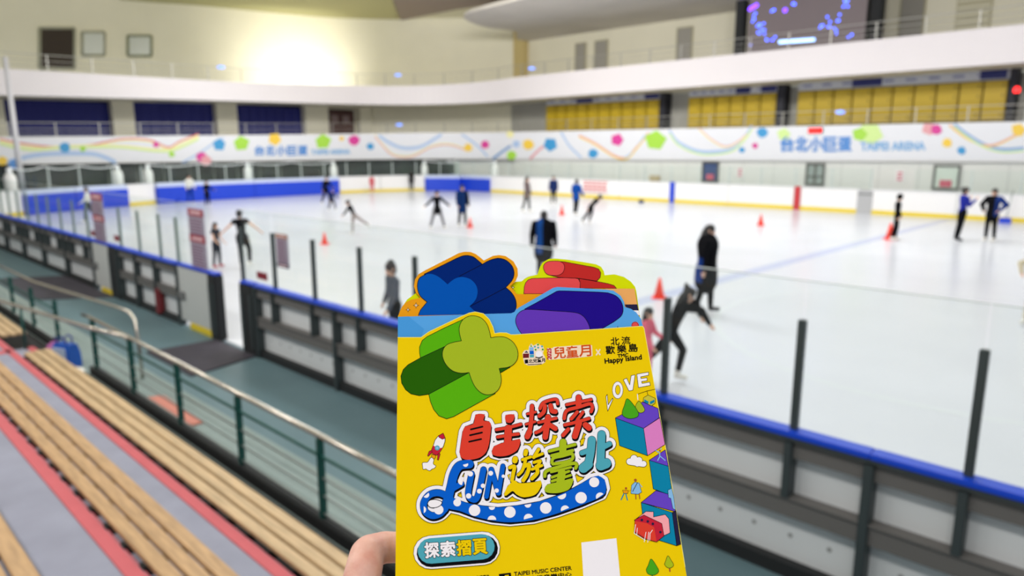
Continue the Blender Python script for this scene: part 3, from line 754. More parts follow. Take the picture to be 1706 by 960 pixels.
struct(wall_patch(213, 60, 252, 93, 'window_41', mat('upper_pane', (204, 208, 200), .3), frame=mat('green_frame', (140, 144, 116), .6)))
GD = mat('upper_grey_door', (164, 160, 152), .6)
for i, (x0, x1, z1) in enumerate([(-40.5, -39.5, 12.25), (-38.4, -37.2, 12.25), (-30.5, -29.3, 12.4), (-14.8, -13.55, 13.0)]):
    m = MB(); m.box((x0, 49.9, 7.5), (x1, 50, z1)); d = struct(m.build(f'door_{i + 2}', GD))
    m = MB(); m.box((x0 - .08, 49.86, 7.5), (x0, 50, z1 + .08)); m.box((x1, 49.86, 7.5), (x1 + .08, 50, z1 + .08)); m.box((x0, 49.86, z1), (x1, 50, z1 + .08)); m.build('door_frame', mat('door_frame_tan', (176, 170, 140), .6), d)
t = empty('louvre_vent', (-10.9, 49.9, 10), 0, 'pale louvred vent grille on the upper far wall', 'vent')
m = MB(); m.box((-.9, 0, 0), (.9, .08, 3)); m.build('frame', mat('vent_back', (196, 190, 160), .6), t)
for k in range(7):
    m = MB(); m.box((-.8, -.12, .2 + k * .4), (.8, 0, .32 + k * .4)); m.build('slat', mat('vent_slat', (232, 228, 206), .5), t)

# led screen with black masts
t = empty('led_screen', (-19.4, 46.6, 8.6), 0, 'large video screen with scattered blue lights behind the white balcony', 'screen')
m = MB(); m.box((-3.75, 0, .2), (3.75, .5, 7)); m.build('cabinet', BLACK, t)
m = MB(); m.box((-3.7, -.03, .25), (3.7, 0, 6.95)); m.build('display', mat('screen_grey', (116, 104, 106), .5, emit=.22), t)
rnd = random.Random(3); m = MB(); m2 = MB(); m3 = MB()
def dot(mb, x, z, r): mb.add([(x + r * math.cos(2 * PI * j / 8), -.04, z + r * math.sin(2 * PI * j / 8)) for j in range(8)], [tuple(range(8))])
for (px, py, k, sx, sy) in [(1258, 30, 5, 4, 9), (1262, 50, 7, 12, 8), (1280, 62, 6, 16, 6), (1244, 64, 3, 4, 6), (1288, 18, 3, 8, 4), (1320, 4, 3, 6, 3), (1375, 35, 3, 10, 10), (1385, 50, 4, 12, 6), (1400, 30, 3, 6, 8), (1405, 6, 5, 10, 5), (1370, 48, 3, 6, 6), (1418, 60, 2, 5, 3), (1265, 40, 4, 10, 4), (1245, 75, 3, 6, 3)]:
    for _ in range(k):
        p = ony(px + rnd.uniform(-sx, sx), py + rnd.uniform(-sy, sy), 46.57)
        if -3.6 < p.x + 19.4 < 3.6: dot(m, p.x + 19.4, p.z - 8.6, .07)
m.build('blue_lights', mat('led_blue', (70, 100, 255), .5, emit=5), t)
for px in range(1300, 1360, 5):
    p = ony(px, 70 - (px - 1300) * .07, 46.57); dot(m2, p.x + 19.4, p.z - 8.6, .12)
m2.build('caption_lights', mat('led_pale', (150, 190, 255), .5, emit=3.2), t)
for px, py in [(1250, 15), (1255, 12), (1260, 9), (1308, 17)]:
    p = ony(px, py, 46.57); dot(m3, p.x + 19.4, p.z - 8.6, .14)
for px, py in [(1270, 4), (1280, 3), (1288, 0)]:
    p = ony(px, py, 46.57); dot(m2, p.x + 19.4, p.z - 8.6, .12)
m3.build('violet_lights', mat('led_violet', (120, 60, 255), .5, emit=4), t)
for x, lab in [(-23.75, 'black vertical mast at the rink end side of the video screen'), (-15.15, 'black vertical mast on the other side of the video screen')]:
    m = MB(); m.box((x - .32, 46.5, 7.78), (x + .32, 47.1, 13.1), 0, .05); tag(m.build('screen_mast', BLACK), lab, 'mast')
# reflected glints, stood in for by small glowing blocks at the tier rails
for px, py, lab in [(368, 112, 'small blue glint on the upper end railing, nearer the dark doorway'), (663, 125, 'small pale glint on the upper railing in the tier bend'), (665, 208, 'small blue glint on the middle railing in the tier bend'), (1400, 187, 'small blue glint before the far locker bank'), (886, 114, 'small violet glint near the upper wall corner')]:
    p = BAN.hit(px, py, .2); m = MB(); m.box((p.x - .06, p.y - .06, p.z - .1), (p.x + .06, p.y + .06, p.z + .1), 0, .02)
    m.box((p.x - .2, p.y - .2, p.z - .07), (p.x + .2, p.y + .2, p.z + .07), 0, .03)
    tag(m.build('glint_block', mat('glint_blue', (120, 160, 255), .5, emit=1.3)), lab, 'light')
p = BAN.hit(1694, 150, -1.0); t = empty('beacon', p, 0, 'tiny red beacon lamp past the last yellow lockers', 'light')
m = MB(); m.lathe([(.1, -.14), (.14, -.08), (.14, .06), (.06, .16)]); m.build('lens', mat('beacon_red', (255, 40, 40), .5, emit=3), t)
m = MB(); m.lathe([(.16, -.3), (.16, -.14)]); m.lathe([(.05, 3.9 - p.z), (.05, -.3)]); m.build('base', BLACK, t)
# pale pole standing behind the curved pad
t = empty('light_pole', (-46.9, 9.6, 0), 0, 'tall pale pole standing behind the curved blue pad', 'pole')
m = MB(); m.lathe([(.16, 0), (.12, 8.2)], n=12); m.build('shaft', mat('pale_pole', (214, 212, 218), .5), t)
m = MB(); m.lathe([(.3, 0), (.3, .06), (.18, .14)]); m.build('base', STEEL, t)

# ------------------------------------------------------------------ bleachers
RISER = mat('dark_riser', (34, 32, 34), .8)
m = MB()
m.box((-13.2, .72, -.1), (6, 2.14, .4), 0); m.box((-52, .72, -.1), (-13.2, 2.14, .4), 0)
m.box((-52, -.2, -.1), (6, 1.24, .8), 0); m.box((-52, -1.6, -.1), (6, .34, 1.2), 0)
struct(m.build('floor_bleacher', GREYCONC))
m = MB()
for (y, z) in ((2.14, .4), (1.24, .8), (.34, 1.2)): m.box((-52, y, -.1), (6, y + .012, z - .03))
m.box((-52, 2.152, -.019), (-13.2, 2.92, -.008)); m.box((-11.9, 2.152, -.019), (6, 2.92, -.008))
struct(m.build('trim_20', RISER))
m = MB()
for (y, z) in ((2.14, .4), (1.24, .8), (.34, 1.2)):
    m.box((-52, y - .1, z - .002), (6, y - .005, z + .008), 0, .004); m.box((-52, y + .0, z - .05), (6, y + .016, z - .012))
struct(m.build('trim_21', PINK))
# aisle steps
m = MB(); m.box((-13.15, 2.16, -.05), (-11.95, 2.55, .2)); struct(m.build('floor_step', GREYCONC))
m = MB(); m.box((-13.15, 2.46, .2), (-11.95, 2.56, .21)); m.box((-13.15, 2.55, .1), (-11.95, 2.565, .2)); m.box((-12.35, 1.3, .4), (-12.15, 2.1, .408)); struct(m.build('trim_22', PINK))
def bench(x0, x1, y0, z, lab, wood, np_=3):
    t = empty('bench', ((x0 + x1) / 2, y0, z - .05), 0, lab, 'bench'); h = (x1 - x0) / 2; w = .345 / np_
    for k in range(np_):
        m = MB(); m.box((-h, .0 + k * w + .004, .06), (h, (k + 1) * w - .016, .095), 0, .006); m.build('plank', wood, t)
    x = -h + .12
    while x < h:
        m = MB(); m.box((x - .035, -.02, .045), (x + .035, .31, .06)); m.box((x - .035, -.02, -.01), (x + .035, .05, .05)); m.build('bracket', BLACK, t); x += .34
bench(-11.85, 4, 2.175, .4, 'long pale wooden bench of three planks, lowest row next to the green railing', WOOD)
bench(-25, -13.2, 2.175, .4, 'pale wooden bench beyond the aisle, lowest row towards the rink end', WOOD)
bench(-11.95, 4, 1.265, .8, 'tan wooden bench of three planks between two pink nosings, middle row', WOOD2)
bench(-25, -13.2, 1.265, .8, 'tan wooden bench in the middle row beyond the aisle', WOOD2)
bench(-11.9, 1.0, .325, 1.2, 'tan wooden bench in the highest row, showing at the lower corner', WOOD2)

# ------------------------------------------------------------------ railings beside the concourse
m = MB(); m.box((-11.7, 2.94, -.02), (4, 3.06, .1), 0, .01); m.box((-30, 2.94, -.02), (-13.4, 3.06, .1), 0, .01); struct(m.build('trim_23', BLACK))
m = MB(); m.box((-11.7, 2.62, -.02), (4, 2.7, .06)); struct(m.build('trim_24', RISER))
def railing(x0, x1, posts, lab, top):
    c = (x0 + x1) / 2; t = empty('railing', (c, 3.0, 0), 0, lab, 'railing'); s = lambda P: [(x - c, y - 3.0, z) for x, y, z in P]
    m = MB(); m.tube(s(top), .026, 12); m.build('handrail', STEEL, t)
    for px in posts:
        m = MB(); m.box((px - c - .022, -.03, .0), (px - c + .022, .03, .845), 0, .005); m.box((px - c - .06, -.05, .0), (px - c + .06, .05, .02)); m.build('post', TEAL, t)
    for z, r, mm in ((.14, .013, WIRE), (.31, .009, WIRE), (.48, .009, WIRE), (.68, .016, TEAL)):
        m = MB(); m.tube(s([(x0 + .05, 3.0, z), (x1, 3.0, z)]), r, 8); m.build('bar', mm, t)
posts = [-11.5 + 1.57 * k for k in range(11)]
railing(-11.6, 4, posts, 'green railing with grey handrail running past the lowest bench', [(-11.95, 3.0, .85), (-11.6, 3.0, .87), (4, 3.0, .87)])
railing(-30, -13.4, [-13.5 - 1.57 * k for k in range(11)], 'green railing with shiny steel handrail beyond the aisle gap', [(-30, 3.0, .95), (-15.0, 3.06, .95), (-11.6, 3.4, .95), (-11.2, 3.43, .93), (-11.05, 3.44, .84), (-10.98, 3.44, .5), (-10.9, 3.42, -.02)])
t = empty('aisle_handrail', (-12, 2.6, 0), 0, 'shiny steel handrail sloping from the benches to the first green post', 'handrail')
m = MB(); m.tube([(-4.5, -.75, .95), (-2, -.32, .9), (1.1, .2, .87), (2.0, .38, .87), (2.05, .39, .84)], .028, 12); m.build('rail', STEEL, t)
m = MB(); m.tube([(-4.3, -.72, .9), (-4.3, -.72, .4)], .022, 8); m.build('support', TEAL, t)
m = MB(); m.tube([(-1.05, -.16, .88), (-1.05, -.16, .2)], .02, 8); m.build('support', TEAL, t)
# things left by the aisle
t = empty('shopping_bag', (-12.35, 2.82, -.02), .4, 'blue and white shopping bag standing by the railing gap', 'bag')
m = MB(); vs = []
for (hx, hy, z) in ((.16, .1, 0), (.18, .11, .02), (.19, .1, .22), (.18, .06, .38)): vs += [(-hx, -hy, z), (hx, -hy, z), (hx, hy, z), (-hx, hy, z)]
fs = [(3, 2, 1, 0)]
for i in range(3):
    for j in range(4): fs.append((i * 4 + j, i * 4 + (j + 1) % 4, i * 4 + 4 + (j + 1) % 4, i * 4 + 4 + j))
m.add(vs, fs + [(12, 13, 14, 15)]); m.build('body', mat('bag_blue', (34, 92, 190), .5), t)
m = MB(); m.box((-.13, -.128, .08), (.13, -.105, .33)); m.build('front_print', mat('bag_pale', (176, 200, 226), .6), t)
for s in (-1, 1):
    m = MB(); m.tube([(-.1, .05 * s, .36), (-.08, .06 * s, .46), (0, .065 * s, .5), (.08, .06 * s, .46), (.1, .05 * s, .36)], .012, 6); m.build('strap', mat('bag_strap', (40, 50, 150), .6), t)
t = empty('soft_pouch', (-12.85, 2.8, -.02), .3, 'small pink and navy pouch beside the blue shopping bag', 'bag')
m = MB(); m.lathe([(.06, 0), (.14, .05), (.16, .16), (.12, .26), (.05, .32)], n=14); m.build('body', mat('pouch_pink', (176, 96, 160), .7), t)
m = MB(); m.lathe([(.165, .1), (.168, .16), (.16, .18)], n=14); m.tube([(-.05, 0, .3), (0, 0, .4), (.05, 0, .3)], .012, 6); m.build('strap', mat('pouch_navy', (46, 44, 110), .6), t)
m = MB(); g = crom([(-11.95, 2.72), (-11.7, 2.66), (-11.62, 2.8), (-11.75, 2.9), (-11.98, 2.86)], 5, True)
m.prism(g, -.005, .05); tag(m.build('folded_towel', mat('towel_white', (238, 234, 228), .8)), 'crumpled white towel lying at the end of the lowest bench', 'towel')
m = MB(); m.prism([(-9.95, 3.1), (-8.5, 3.08), (-8.5, 3.3), (-9.85, 3.34)], -.02, .004); tag(m.build('floor_tile_pad', mat('salmon_pad', (214, 138, 122), .7)), 'salmon pink pad lying on the floor just past the green railing', 'pad')

# ------------------------------------------------------------------ cones and small items on the ice
CONE = mat('cone_orange', (255, 74, 50), .45)
def cone(px, py, lab, h=.5):
    p = onz(px, py, 0); t = empty('traffic_cone', (p.x, p.y, 0.001), .5, lab, 'cone', 'small red training cones on the ice')
    m = MB(); m.lathe([(h * .26, .03), (h * .06, h * .97), (h * .045, h)], n=18); m.build('body', CONE, t)
    m = MB(); m.box((-h * .34, -h * .34, 0), (h * .34, h * .34, .03), 0, .008); m.build('base', CONE, t)
for (x, y, h, lab) in [(541, 407, .42, 'red training cone on the ice standing alone above the small poster'), (783, 379, .42, 'red training cone at the feet of the person in the long blue coat'), (936, 358, .5, 'red training cone between the dark coat and the blue jacket'), (1098, 497, .47, 'red training cone behind the black clad leaning skater'), (1267, 376, .5, 'red training cone alone in front of the red marker strip'), (1482, 399, .62, 'taller red cone beside the helmeted child')]:
    cone(x, y, lab, h)
p = onz(1677, 371, 0); t = empty('scraper', (p.x, p.y - .35, 0), 0, 'blue plastic scoop with a pole leaning at the far barrier', 'tool')
m = MB(); m.prism([(-.24, -.1), (.24, -.1), (.16, .14), (-.16, .14)], .0, .24); m.build('blade', BLUEPAD, t)
m = MB(); m.tube([(0, .1, .2), (.1, .28, 1.5)], .025, 8); m.build('shaft', WIRE, t)
p = onz(1077, 337, 0); m = MB(); m.lathe([(.14, 0), (.17, .04), (.17, .16), (.1, .2)], (p.x, p.y - .6, 0), 14); tag(m.build('bucket', mat('dark_blue_plastic', (40, 50, 90), .5)), 'small dark bucket on the ice at the far barrier', 'bucket')

# ------------------------------------------------------------------ people
def capsules(segs, voxel, name, mats, parent, smooth_it=4, matfn=None):
    """one continuous surface grown round tapered limbs: segs = (p0, r0, p1, r1[, flat])"""
    bm = bmesh.new()
    for sg in segs:
        p0, r0, p1, r1 = Vector(sg[0]), sg[1], Vector(sg[2]), sg[3]
        d = p1 - p0; L = d.length
        k = 6 if max(r0, r1) / voxel < 4 else 10
        q = (d.to_track_quat('Z', 'Y') if L > 1e-6 else Matrix.Identity(3).to_quaternion())
        prof = []
        for i in range(k // 2 + 1): a = -PI / 2 + PI / 2 * i / (k // 2); prof.append((r0 * math.cos(a), r0 * math.sin(a)))
        for i in range(k // 2 + 1): a = PI / 2 * i / (k // 2); prof.append((r1 * math.cos(a), L + r1 * math.sin(a)))
        n = 12; sx = sg[4] if len(sg) > 4 else 1.0; ax = sg[5] if len(sg) > 5 else None
        if ax is not None:      # flatten along a given axis
            ax = Vector(ax); zz = d.normalized() if L > 1e-6 else Vector((0, 0, 1)); yy = (ax - zz * ax.dot(zz)).normalized(); xx = yy.cross(zz)
            M = Matrix((xx, yy, zz)).transposed()
        else: M = q.to_matrix()
        rows = []
        for (r, z) in prof:
            if r < 1e-6: rows.append([bm.verts.new(p0 + M @ Vector((0, 0, z)))])
            else: rows.append([bm.verts.new(p0 + M @ Vector((r * math.cos(2 * PI * j / n), r * sx * math.sin(2 * PI * j / n), z))) for j in range(n)])
        for a, b in zip(rows[:-1], rows[1:]):
            for j in range(n):
                j2 = (j + 1) % n
                if len(a) == 1 and len(b) == 1: continue
                if len(a) == 1: bm.faces.new((a[0], b[j2], b[j]))
                elif len(b) == 1: bm.faces.new((a[j], a[j2], b[0]))
                else: bm.faces.new((a[j], a[j2], b[j2], b[j]))
    bmesh.ops.recalc_face_normals(bm, faces=bm.faces[:])
    me = bpy.data.meshes.new(name); bm.to_mesh(me); bm.free()
    o = bpy.data.objects.new('tmp', me); COL.objects.link(o)
    md = o.modifiers.new('r', 'REMESH'); md.mode = 'VOXEL'; md.voxel_size = voxel; md.use_smooth_shade = True
    if smooth_it:
        sm = o.modifiers.new('s', 'SMOOTH'); sm.factor = .5; sm.iterations = smooth_it
    dg = bpy.context.evaluated_depsgraph_get(); dg.update()
    me2 = bpy.data.meshes.new_from_object(o.evaluated_get(dg)); me2.name = name
    bpy.data.objects.remove(o); bpy.data.meshes.remove(me)
    me2.materials.clear()
    for mm in (mats if isinstance(mats, (list, tuple)) else [mats]): me2.materials.append(mm)
    me2.polygons.foreach_set('use_smooth', [True] * len(me2.polygons))
    me2.polygons.foreach_set('material_index', [matfn(p.center) for p in me2.polygons] if matfn else [0] * len(me2.polygons))
    r = bpy.data.objects.new(name, me2); COL.objects.link(r)
    if parent: r.parent = parent
    return r
SKIN = mat('skin', (222, 176, 150), .55)
HAIR = mat('black_hair', (26, 22, 22), .5)
EYEM = mat('eye_dark', (24, 20, 20), .3); LIP = mat('lip', (176, 96, 90), .5)
BOOT_W = mat('skate_white', (226, 222, 214), .45); BOOT_B = mat('skate_black', (30, 30, 34), .45); BLADE = mat('skate_blade', (180, 184, 190), .25, .9)
def cloth(name, rgb): return mat('cloth_' + name, rgb, .9, spec=.08)
BK = cloth('black', (13, 13, 17)); CH = cloth('charcoal', (50, 54, 62))

def person(px, py, h, facing, label, top=BK, legs=BK, boots=BOOT_W, coat=0, armL=(8, 10, 12, 6), armR=(8, 10, 12, 6), legL=(3, 4, -3, 3), legR=(-3, 4, -6, 3), lean=0, tilt=0, roll=0, hair='short', cap=None, bare_arms=False, bare_legs=False, top2=None, skirt=None, loc=None, wide=1.0, near=False):
    p = Vector(loc) if loc else onz(px, py, 0)
    to = (EYE - p); to.z = 0; to.normalize()
    fa = R(facing); fw = to * math.cos(fa) + CR * math.sin(fa)
    rz = math.atan2(fw.y, fw.x) - PI / 2
    S = h / 1.7; vox = .0095 if near else .014
    t = empty('person', (p.x, p.y, 0), rz, label, 'person')
    Rl = Matrix.Rotation(R(-lean), 3, 'X')
    def dr(f, s, sg): f, s = R(f), R(s); return Vector((sg * math.sin(s), math.sin(f) * math.cos(s), -math.cos(f) * math.cos(s)))
    V = Vector
    hip = V((0, 0, 0))
    J = {}
    for nm, sg, lg in (('L', -1, legL), ('R', 1, legR)):
        a = V((sg * .085, 0, -.02)); b = a + dr(lg[0], lg[1], sg) * .43; c = b + dr(lg[2], lg[3], sg) * .42
        J['hip' + nm], J['knee' + nm], J['ank' + nm] = a, b, c
        fdir = dr(lg[2] + 90, 0, sg) if abs(lg[2]) < 30 else dr(lg[2] + 80, 0, sg)
        J['toe' + nm] = c + fdir * .15 + dr(lg[2], lg[3], sg) * .06
        J['heel' + nm] = c + dr(lg[2], lg[3], sg) * .055
    for nm, sg, ar in (('L', -1, armL), ('R', 1, armR)):
        a = Rl @ V((sg * .165 * wide, 0, .46)); b = a + dr(ar[0], ar[1], sg) * .28; c = b + dr(ar[2], ar[3], sg) * .25
        J['sh' + nm], J['el' + nm], J['wr' + nm] = a, b, c; J['hd' + nm] = dr(ar[2] + 8, ar[3], sg)
    neck = Rl @ V((0, -.01, .52)); hc = Rl @ V((0, .02, .66)) if abs(lean) < 30 else neck + V((0, .08, .12))
    hd = (hc - neck).normalized()
    low = min(J['heelL'].z, J['heelR'].z, J['toeL'].z, J['toeR'].z) - .085
    M3 = Matrix.Rotation(R(-tilt), 3, 'X') @ Matrix.Rotation(R(roll), 3, 'Y')
    allp = lambda q: M3 @ (V(q) - V((0, 0, low)))
    low2 = min(allp(J[k + n]).z for k in ('heel', 'toe') for n in 'LR') - .085
    # centre the supporting foot under the empty
    sf = 'L' if allp(J['heelL']).z < allp(J['heelR']).z else 'R'
    if abs(allp(J['heelL']).z - allp(J['heelR']).z) < .06: base = (allp(J['heelL']) + allp(J['heelR'])) / 2
    else: base = allp(J['heel' + sf])
    X = lambda q: (allp(q) - V((base.x, base.y, low2))) * S + V((0, 0, .0))
    def sg_(a, ra, b, rb, *f): return (X(a), ra * S, X(b), rb * S, *f)
    T = lambda *q: Rl @ V(q)
    body = [sg_(T(0, 0, -.02), .115, T(0, 0, .14), .105, .78, (0, 1, 0)), sg_(T(0, 0, .14), .105, T(0, -.005, .38), .135, .74, (0, 1, 0)), sg_(T(-.12, 0, .45), .06, T(.12, 0, .45), .06), sg_(T(0, -.01, .44), .06, neck, .052), sg_(neck, .052, hc - hd * .04, .05)]
    head = [sg_(hc - hd * .03 + T(0, .018, 0), .07, hc + hd * .03, .092, .95, (1, 0, 0)), sg_(hc + T(0, .085, -.01), .012, hc + T(0, .1, -.03), .016), sg_(hc + T(-.088, 0, -.01), .018, hc + T(-.09, -.01, .02), .02), sg_(hc + T(.088, 0, -.01), .018, hc + T(.09, -.01, .02), .02), sg_(hc + T(0, .06, -.085), .03, hc + T(0, .03, -.06), .05)]
    body += head
    for n in 'LR':
        body += [sg_(J['hip' + n], .088, J['knee' + n], .056), sg_(J['knee' + n], .056, J['knee' + n].lerp(J['ank' + n], .35), .054), sg_(J['knee' + n].lerp(J['ank' + n], .35), .054, J['ank' + n], .036), sg_(J['ank' + n], .036, J['heel' + n], .036), sg_(J['heel' + n], .035, J['toe' + n], .03)]
        body += [sg_(J['sh' + n], .052, J['el' + n], .038), sg_(J['el' + n], .038, J['wr' + n], .026)]
        w, d = J['wr' + n], J['hd' + n]; pal = w + d * .07
        body.append(sg_(w, .026, pal, .034, .5, (0, 1, 0)))
        sg = -1 if n == 'L' else 1
        for i, (off, ln) in enumerate(((-.026, .07), (-.009, .08), (.009, .075), (.025, .058))):
            st = pal + V((0, off, 0)); k1 = st + d * ln * .55; k2 = k1 + (d + V((-sg * .45, 0, 0))).normalized() * ln * .5
            body += [sg_(st, .0095, k1, .0088), sg_(k1, .0088, k2, .0075)]
        th = w + d * .03 + V((0, .03, 0)); body += [sg_(w + d * .015, .014, th, .012), sg_(th, .012, th + d * .04 + V((-sg * .015, .008, 0)), .009)]
    capsules(body, vox * S, 'body', SKIN, t, 3)
    # eyes, mouth
    for s in (-1, 1):
        m = MB(); c = X(hc + T(s * .034, .084, .015)); m.lathe([(.001, -.012 * S), (.011 * S, 0), (.001, .012 * S)], c, 8); m.build('eye', EYEM, t)
    m = MB(); m.tube([X(hc + T(-.025, .082, -.05)), X(hc + T(0, .09, -.053)), X(hc + T(.025, .082, -.05))], .006 * S, 6); m.build('mouth', LIP, t)
    # hair / cap
    hr = [sg_(hc + hd * .03 + T(0, -.02, 0), .1, hc + hd * .055 + T(0, -.005, 0), .094)]
    if hair in ('long', 'bun', 'short', 'pony'): hr.append(sg_(hc + T(0, -.045, -.03), .075, hc + T(0, -.03, .05), .085))
    if hair == 'bun': hr.append(sg_(hc + T(0, -.1, .08), .045, hc + T(0, -.12, .09), .045))
    if hair == 'long': hr += [sg_(hc + T(0, -.05, -.02), .085, neck + T(0, -.07, -.1), .07)]
    if hair == 'pony': hr += [sg_(hc + T(0, -.1, .06), .035, hc + T(0, -.17, -.02), .04), sg_(hc + T(0, -.17, -.02), .04, hc + T(0, -.15, -.16), .02)]
    if cap == 'hood': hr += [sg_(hc + T(0, -.03, .05), .1, hc + T(0, -.12, .16), .025), sg_(hc + T(0, -.05, -.05), .09, neck + T(0, -.04, -.03), .08), sg_(hc + T(0, .06, .1), .04, hc + T(0, .1, .11), .015)]
    if cap == 'helmet': hr = [sg_(hc + hd * .035 + T(0, -.01, 0), .115, hc + hd * .06, .11), sg_(hc + T(-.05, .09, .075), .012, hc + T(.05, .09, .075), .012)]
    if cap == 'beanie': hr.append(sg_(hc + T(0, -.01, .09), .095, hc + T(0, -.02, .12), .07))
    if cap == 'shawl': hr += [sg_(hc + T(0, -.05, -.02), .105, neck + T(0, -.05, -.06), .13)]
    capsules(hr, vox * S, 'helmet' if cap == 'helmet' else ('hood' if cap in ('hood', 'shawl') else 'hair'), HAIR if cap != 'helmet' else BK, t, 3)
    # trousers or tights
    if not bare_legs:
        lg = [sg_(T(0, 0, -.02), .125, T(0, 0, .08), .115, .8, (0, 1, 0))]
        for n in 'LR':
            k = 1.14 if coat or not near else 1.1
            lg += [sg_(J['hip' + n], .094 * k, J['knee' + n], .062 * k), sg_(J['knee' + n], .062 * k, J['knee' + n].lerp(J['ank' + n], .4), .058 * k), sg_(J['knee' + n].lerp(J['ank' + n], .4), .058 * k, J['ank' + n], .046 * k)]
        capsules(lg, vox * S, 'trousers', legs, t, 3)
    # top
    g = .016 if not coat else .035
    tp = [sg_(T(0, 0, .02), .118 + g, T(0, 0, .14), .108 + g, .8, (0, 1, 0)), sg_(T(0, 0, .14), .108 + g, T(0, -.005, .38), .138 + g, .78, (0, 1, 0)), sg_(T(-.12 * wide, 0, .45), .064 + g, T(.12 * wide, 0, .45), .064 + g), sg_(T(0, -.01, .46), .06 + g, T(0, -.01, .5), .056 + g * .6)]
    if coat:
        tp[:2] = [sg_(T(0, 0, .02), (.118 + g) * wide, T(0, 0, .14), (.115 + g) * wide, .82, (0, 1, 0)), sg_(T(0, 0, .14), (.115 + g) * wide, T(0, -.005, .38), (.138 + g) * wide, .82, (0, 1, 0))]
        tp += [sg_(T(0, 0, .12), .14 + g, V((0, -.01, -.12)), (.14 + g) * wide, .84, (0, 1, 0)), sg_(V((0, -.01, -.12)), (.14 + g) * wide, V((0, -.01, -coat)), (.145 + g) * wide, .84, (0, 1, 0))]
    if skirt: tp += [sg_(T(0, 0, .08), .13, V((0, 0, -.1)), .2)]
    for n in 'LR':
        if bare_arms: tp += [sg_(J['sh' + n], .056 + g, J['sh' + n].lerp(J['el' + n], .25), .05 + g)]
        else: tp += [sg_(J['sh' + n], .056 + g, J['el' + n], .042 + g), sg_(J['el' + n], .042 + g, J['wr' + n], .032 + g * .7)]
    if coat and cap is None: tp += [sg_(neck + T(-.05, -.05, -.03), .06, neck + T(.05, -.05, -.03), .06)]
    mm = [top] + ([top2[0]] if top2 else [])
    capsules(tp, vox * S, 'coat' if coat else 'top', mm, t, 3, (lambda c: 1 if top2[1](c / S) else 0) if top2 else None)
    # skates
    for n in 'LR':
        a, hl, to_ = J['ank' + n], J['heel' + n], J['toe' + n]
        s = capsules([sg_(a, .052, hl, .05), sg_(hl, .048, to_, .042), sg_(a + (a - hl) * .8, .054, a, .05)], vox * S, 'skate', boots, t, 2)
        dn = (X(hl) - X(a)); dn = dn.normalized() if dn.length > 1e-6 else V((0, 0, -1))
        m = MB(); A_, B_ = X(hl) + dn * .05 * S - (X(to_) - X(hl)) * .25, X(to_) + dn * .045 * S + (X(to_) - X(hl)) * .15
        sd = (B_ - A_).cross(dn).normalized() * .004; up = -dn * .035 * S
        vs = [A_ + sd, B_ + sd, B_ + sd + up, A_ + sd + up, A_ - sd, B_ - sd, B_ - sd + up, A_ - sd + up]
        m.add(vs, [(0, 1, 2, 3), (7, 6, 5, 4), (0, 4, 5, 1), (1, 5, 6, 2), (2, 6, 7, 3), (3, 7, 4, 0)]); m.build('blade', BLADE, s)
    return t
BLUEC = cloth('royal', (20, 70, 150)); NAVYC = cloth('navy', (26, 40, 84)); WHT = cloth('white', (214, 214, 208)); GRY = cloth('grey', (84, 88, 98)); PNK = cloth('pink', (226, 110, 130)); REDC = cloth('red', (196, 60, 74)); DKB = cloth('deepblue', (18, 44, 92)); TAUPE = cloth('taupe', (112, 98, 98))
person(143, 373, 1.55, -70, 'person in a pale jacket skating behind the far glass notice', WHT, CH, armL=(15, 12, 50, 5), armR=(-10, 14, 20, 8), legL=(18, 4, 4, 3), legR=(-16, 4, -34, 3), wide=1.1)
person(318, 341, 1.7, 20, 'person in a white top and blue trousers before the long flat blue pad', WHT, cloth('bluetrouser', (24, 52, 140)), armL=(10, 12, 40, 4), armR=(6, 10, 30, 4))
person(346, 345, 1.45, 60, 'person dressed in dark clothes beside the white topped skater at the blue pad', BK, BK, armL=(20, 20, 70, 20), armR=(14, 24, 60, 30))
person(403, 448, 1.55, 165, 'skater in a black dress with both arms spread, beyond the open gate', BK, BK, armL=(5, 52, 5, 50), armR=(5, 50, 5, 44), legL=(2, 2, -4, 2), legR=(18, 6, -24, 3), hair='bun', skirt=True, bare_arms=True, bare_legs=False, roll=-3)
person(362, 447, 1.22, 70, 'girl with bare shoulders and dark leggings next to the tall glass notice', CH, CH, boots=cloth('red_boot', (170, 30, 50)), armL=(10, 8, 40, 4), armR=(12, 8, 50, 4), hair='long', bare_arms=True)
person(543, 343, 1.65, 40, 'dark clothed adult skating by the flat blue pad with a companion', BK, BK, armL=(24, 16, 60, 8), armR=(-10, 16, 10, 10), legL=(20, 4, 2, 3), legR=(-14, 4, -30, 3), lean=8)
person(553, 353, 1.15, 40, 'small dark clothed child skating beside the adult near the blue pad', NAVYC, BK, armL=(24, 20, 60, 8), armR=(-10, 20, 10, 10), legL=(24, 6, 2, 3), legR=(-18, 6, -30, 3), lean=12)
person(588, 391, 1.32, -90, 'leaning skater in black with one leg stretched behind, over the lone cone', BK, cloth('paleleg', (150, 140, 136)), armL=(30, 20, 40, 14), armR=(-10, 20, 0, 10), legL=(8, 3, 0, 3), legR=(-52, 4, -56, 4), lean=24, hair='bun')
person(620, 322, 1.3, 15, 'child in red standing in front of the white end boards', REDC, REDC, armL=(10, 14, 20, 8), armR=(10, 14, 20, 8))
person(686, 319, 1.5, 180, 'person in black standing at the white end boards beside the corner pad', BK, BK)
person(729, 383, 1.55, 10, 'skater in black with legs astride and arms held wide', BK, cloth('greyleg', (110, 108, 112)), armL=(10, 46, 4, 50), armR=(10, 46, 4, 50), legL=(8, 16, -2, 16), legR=(-4, 16, -10, 14), hair='bun', skirt=True)
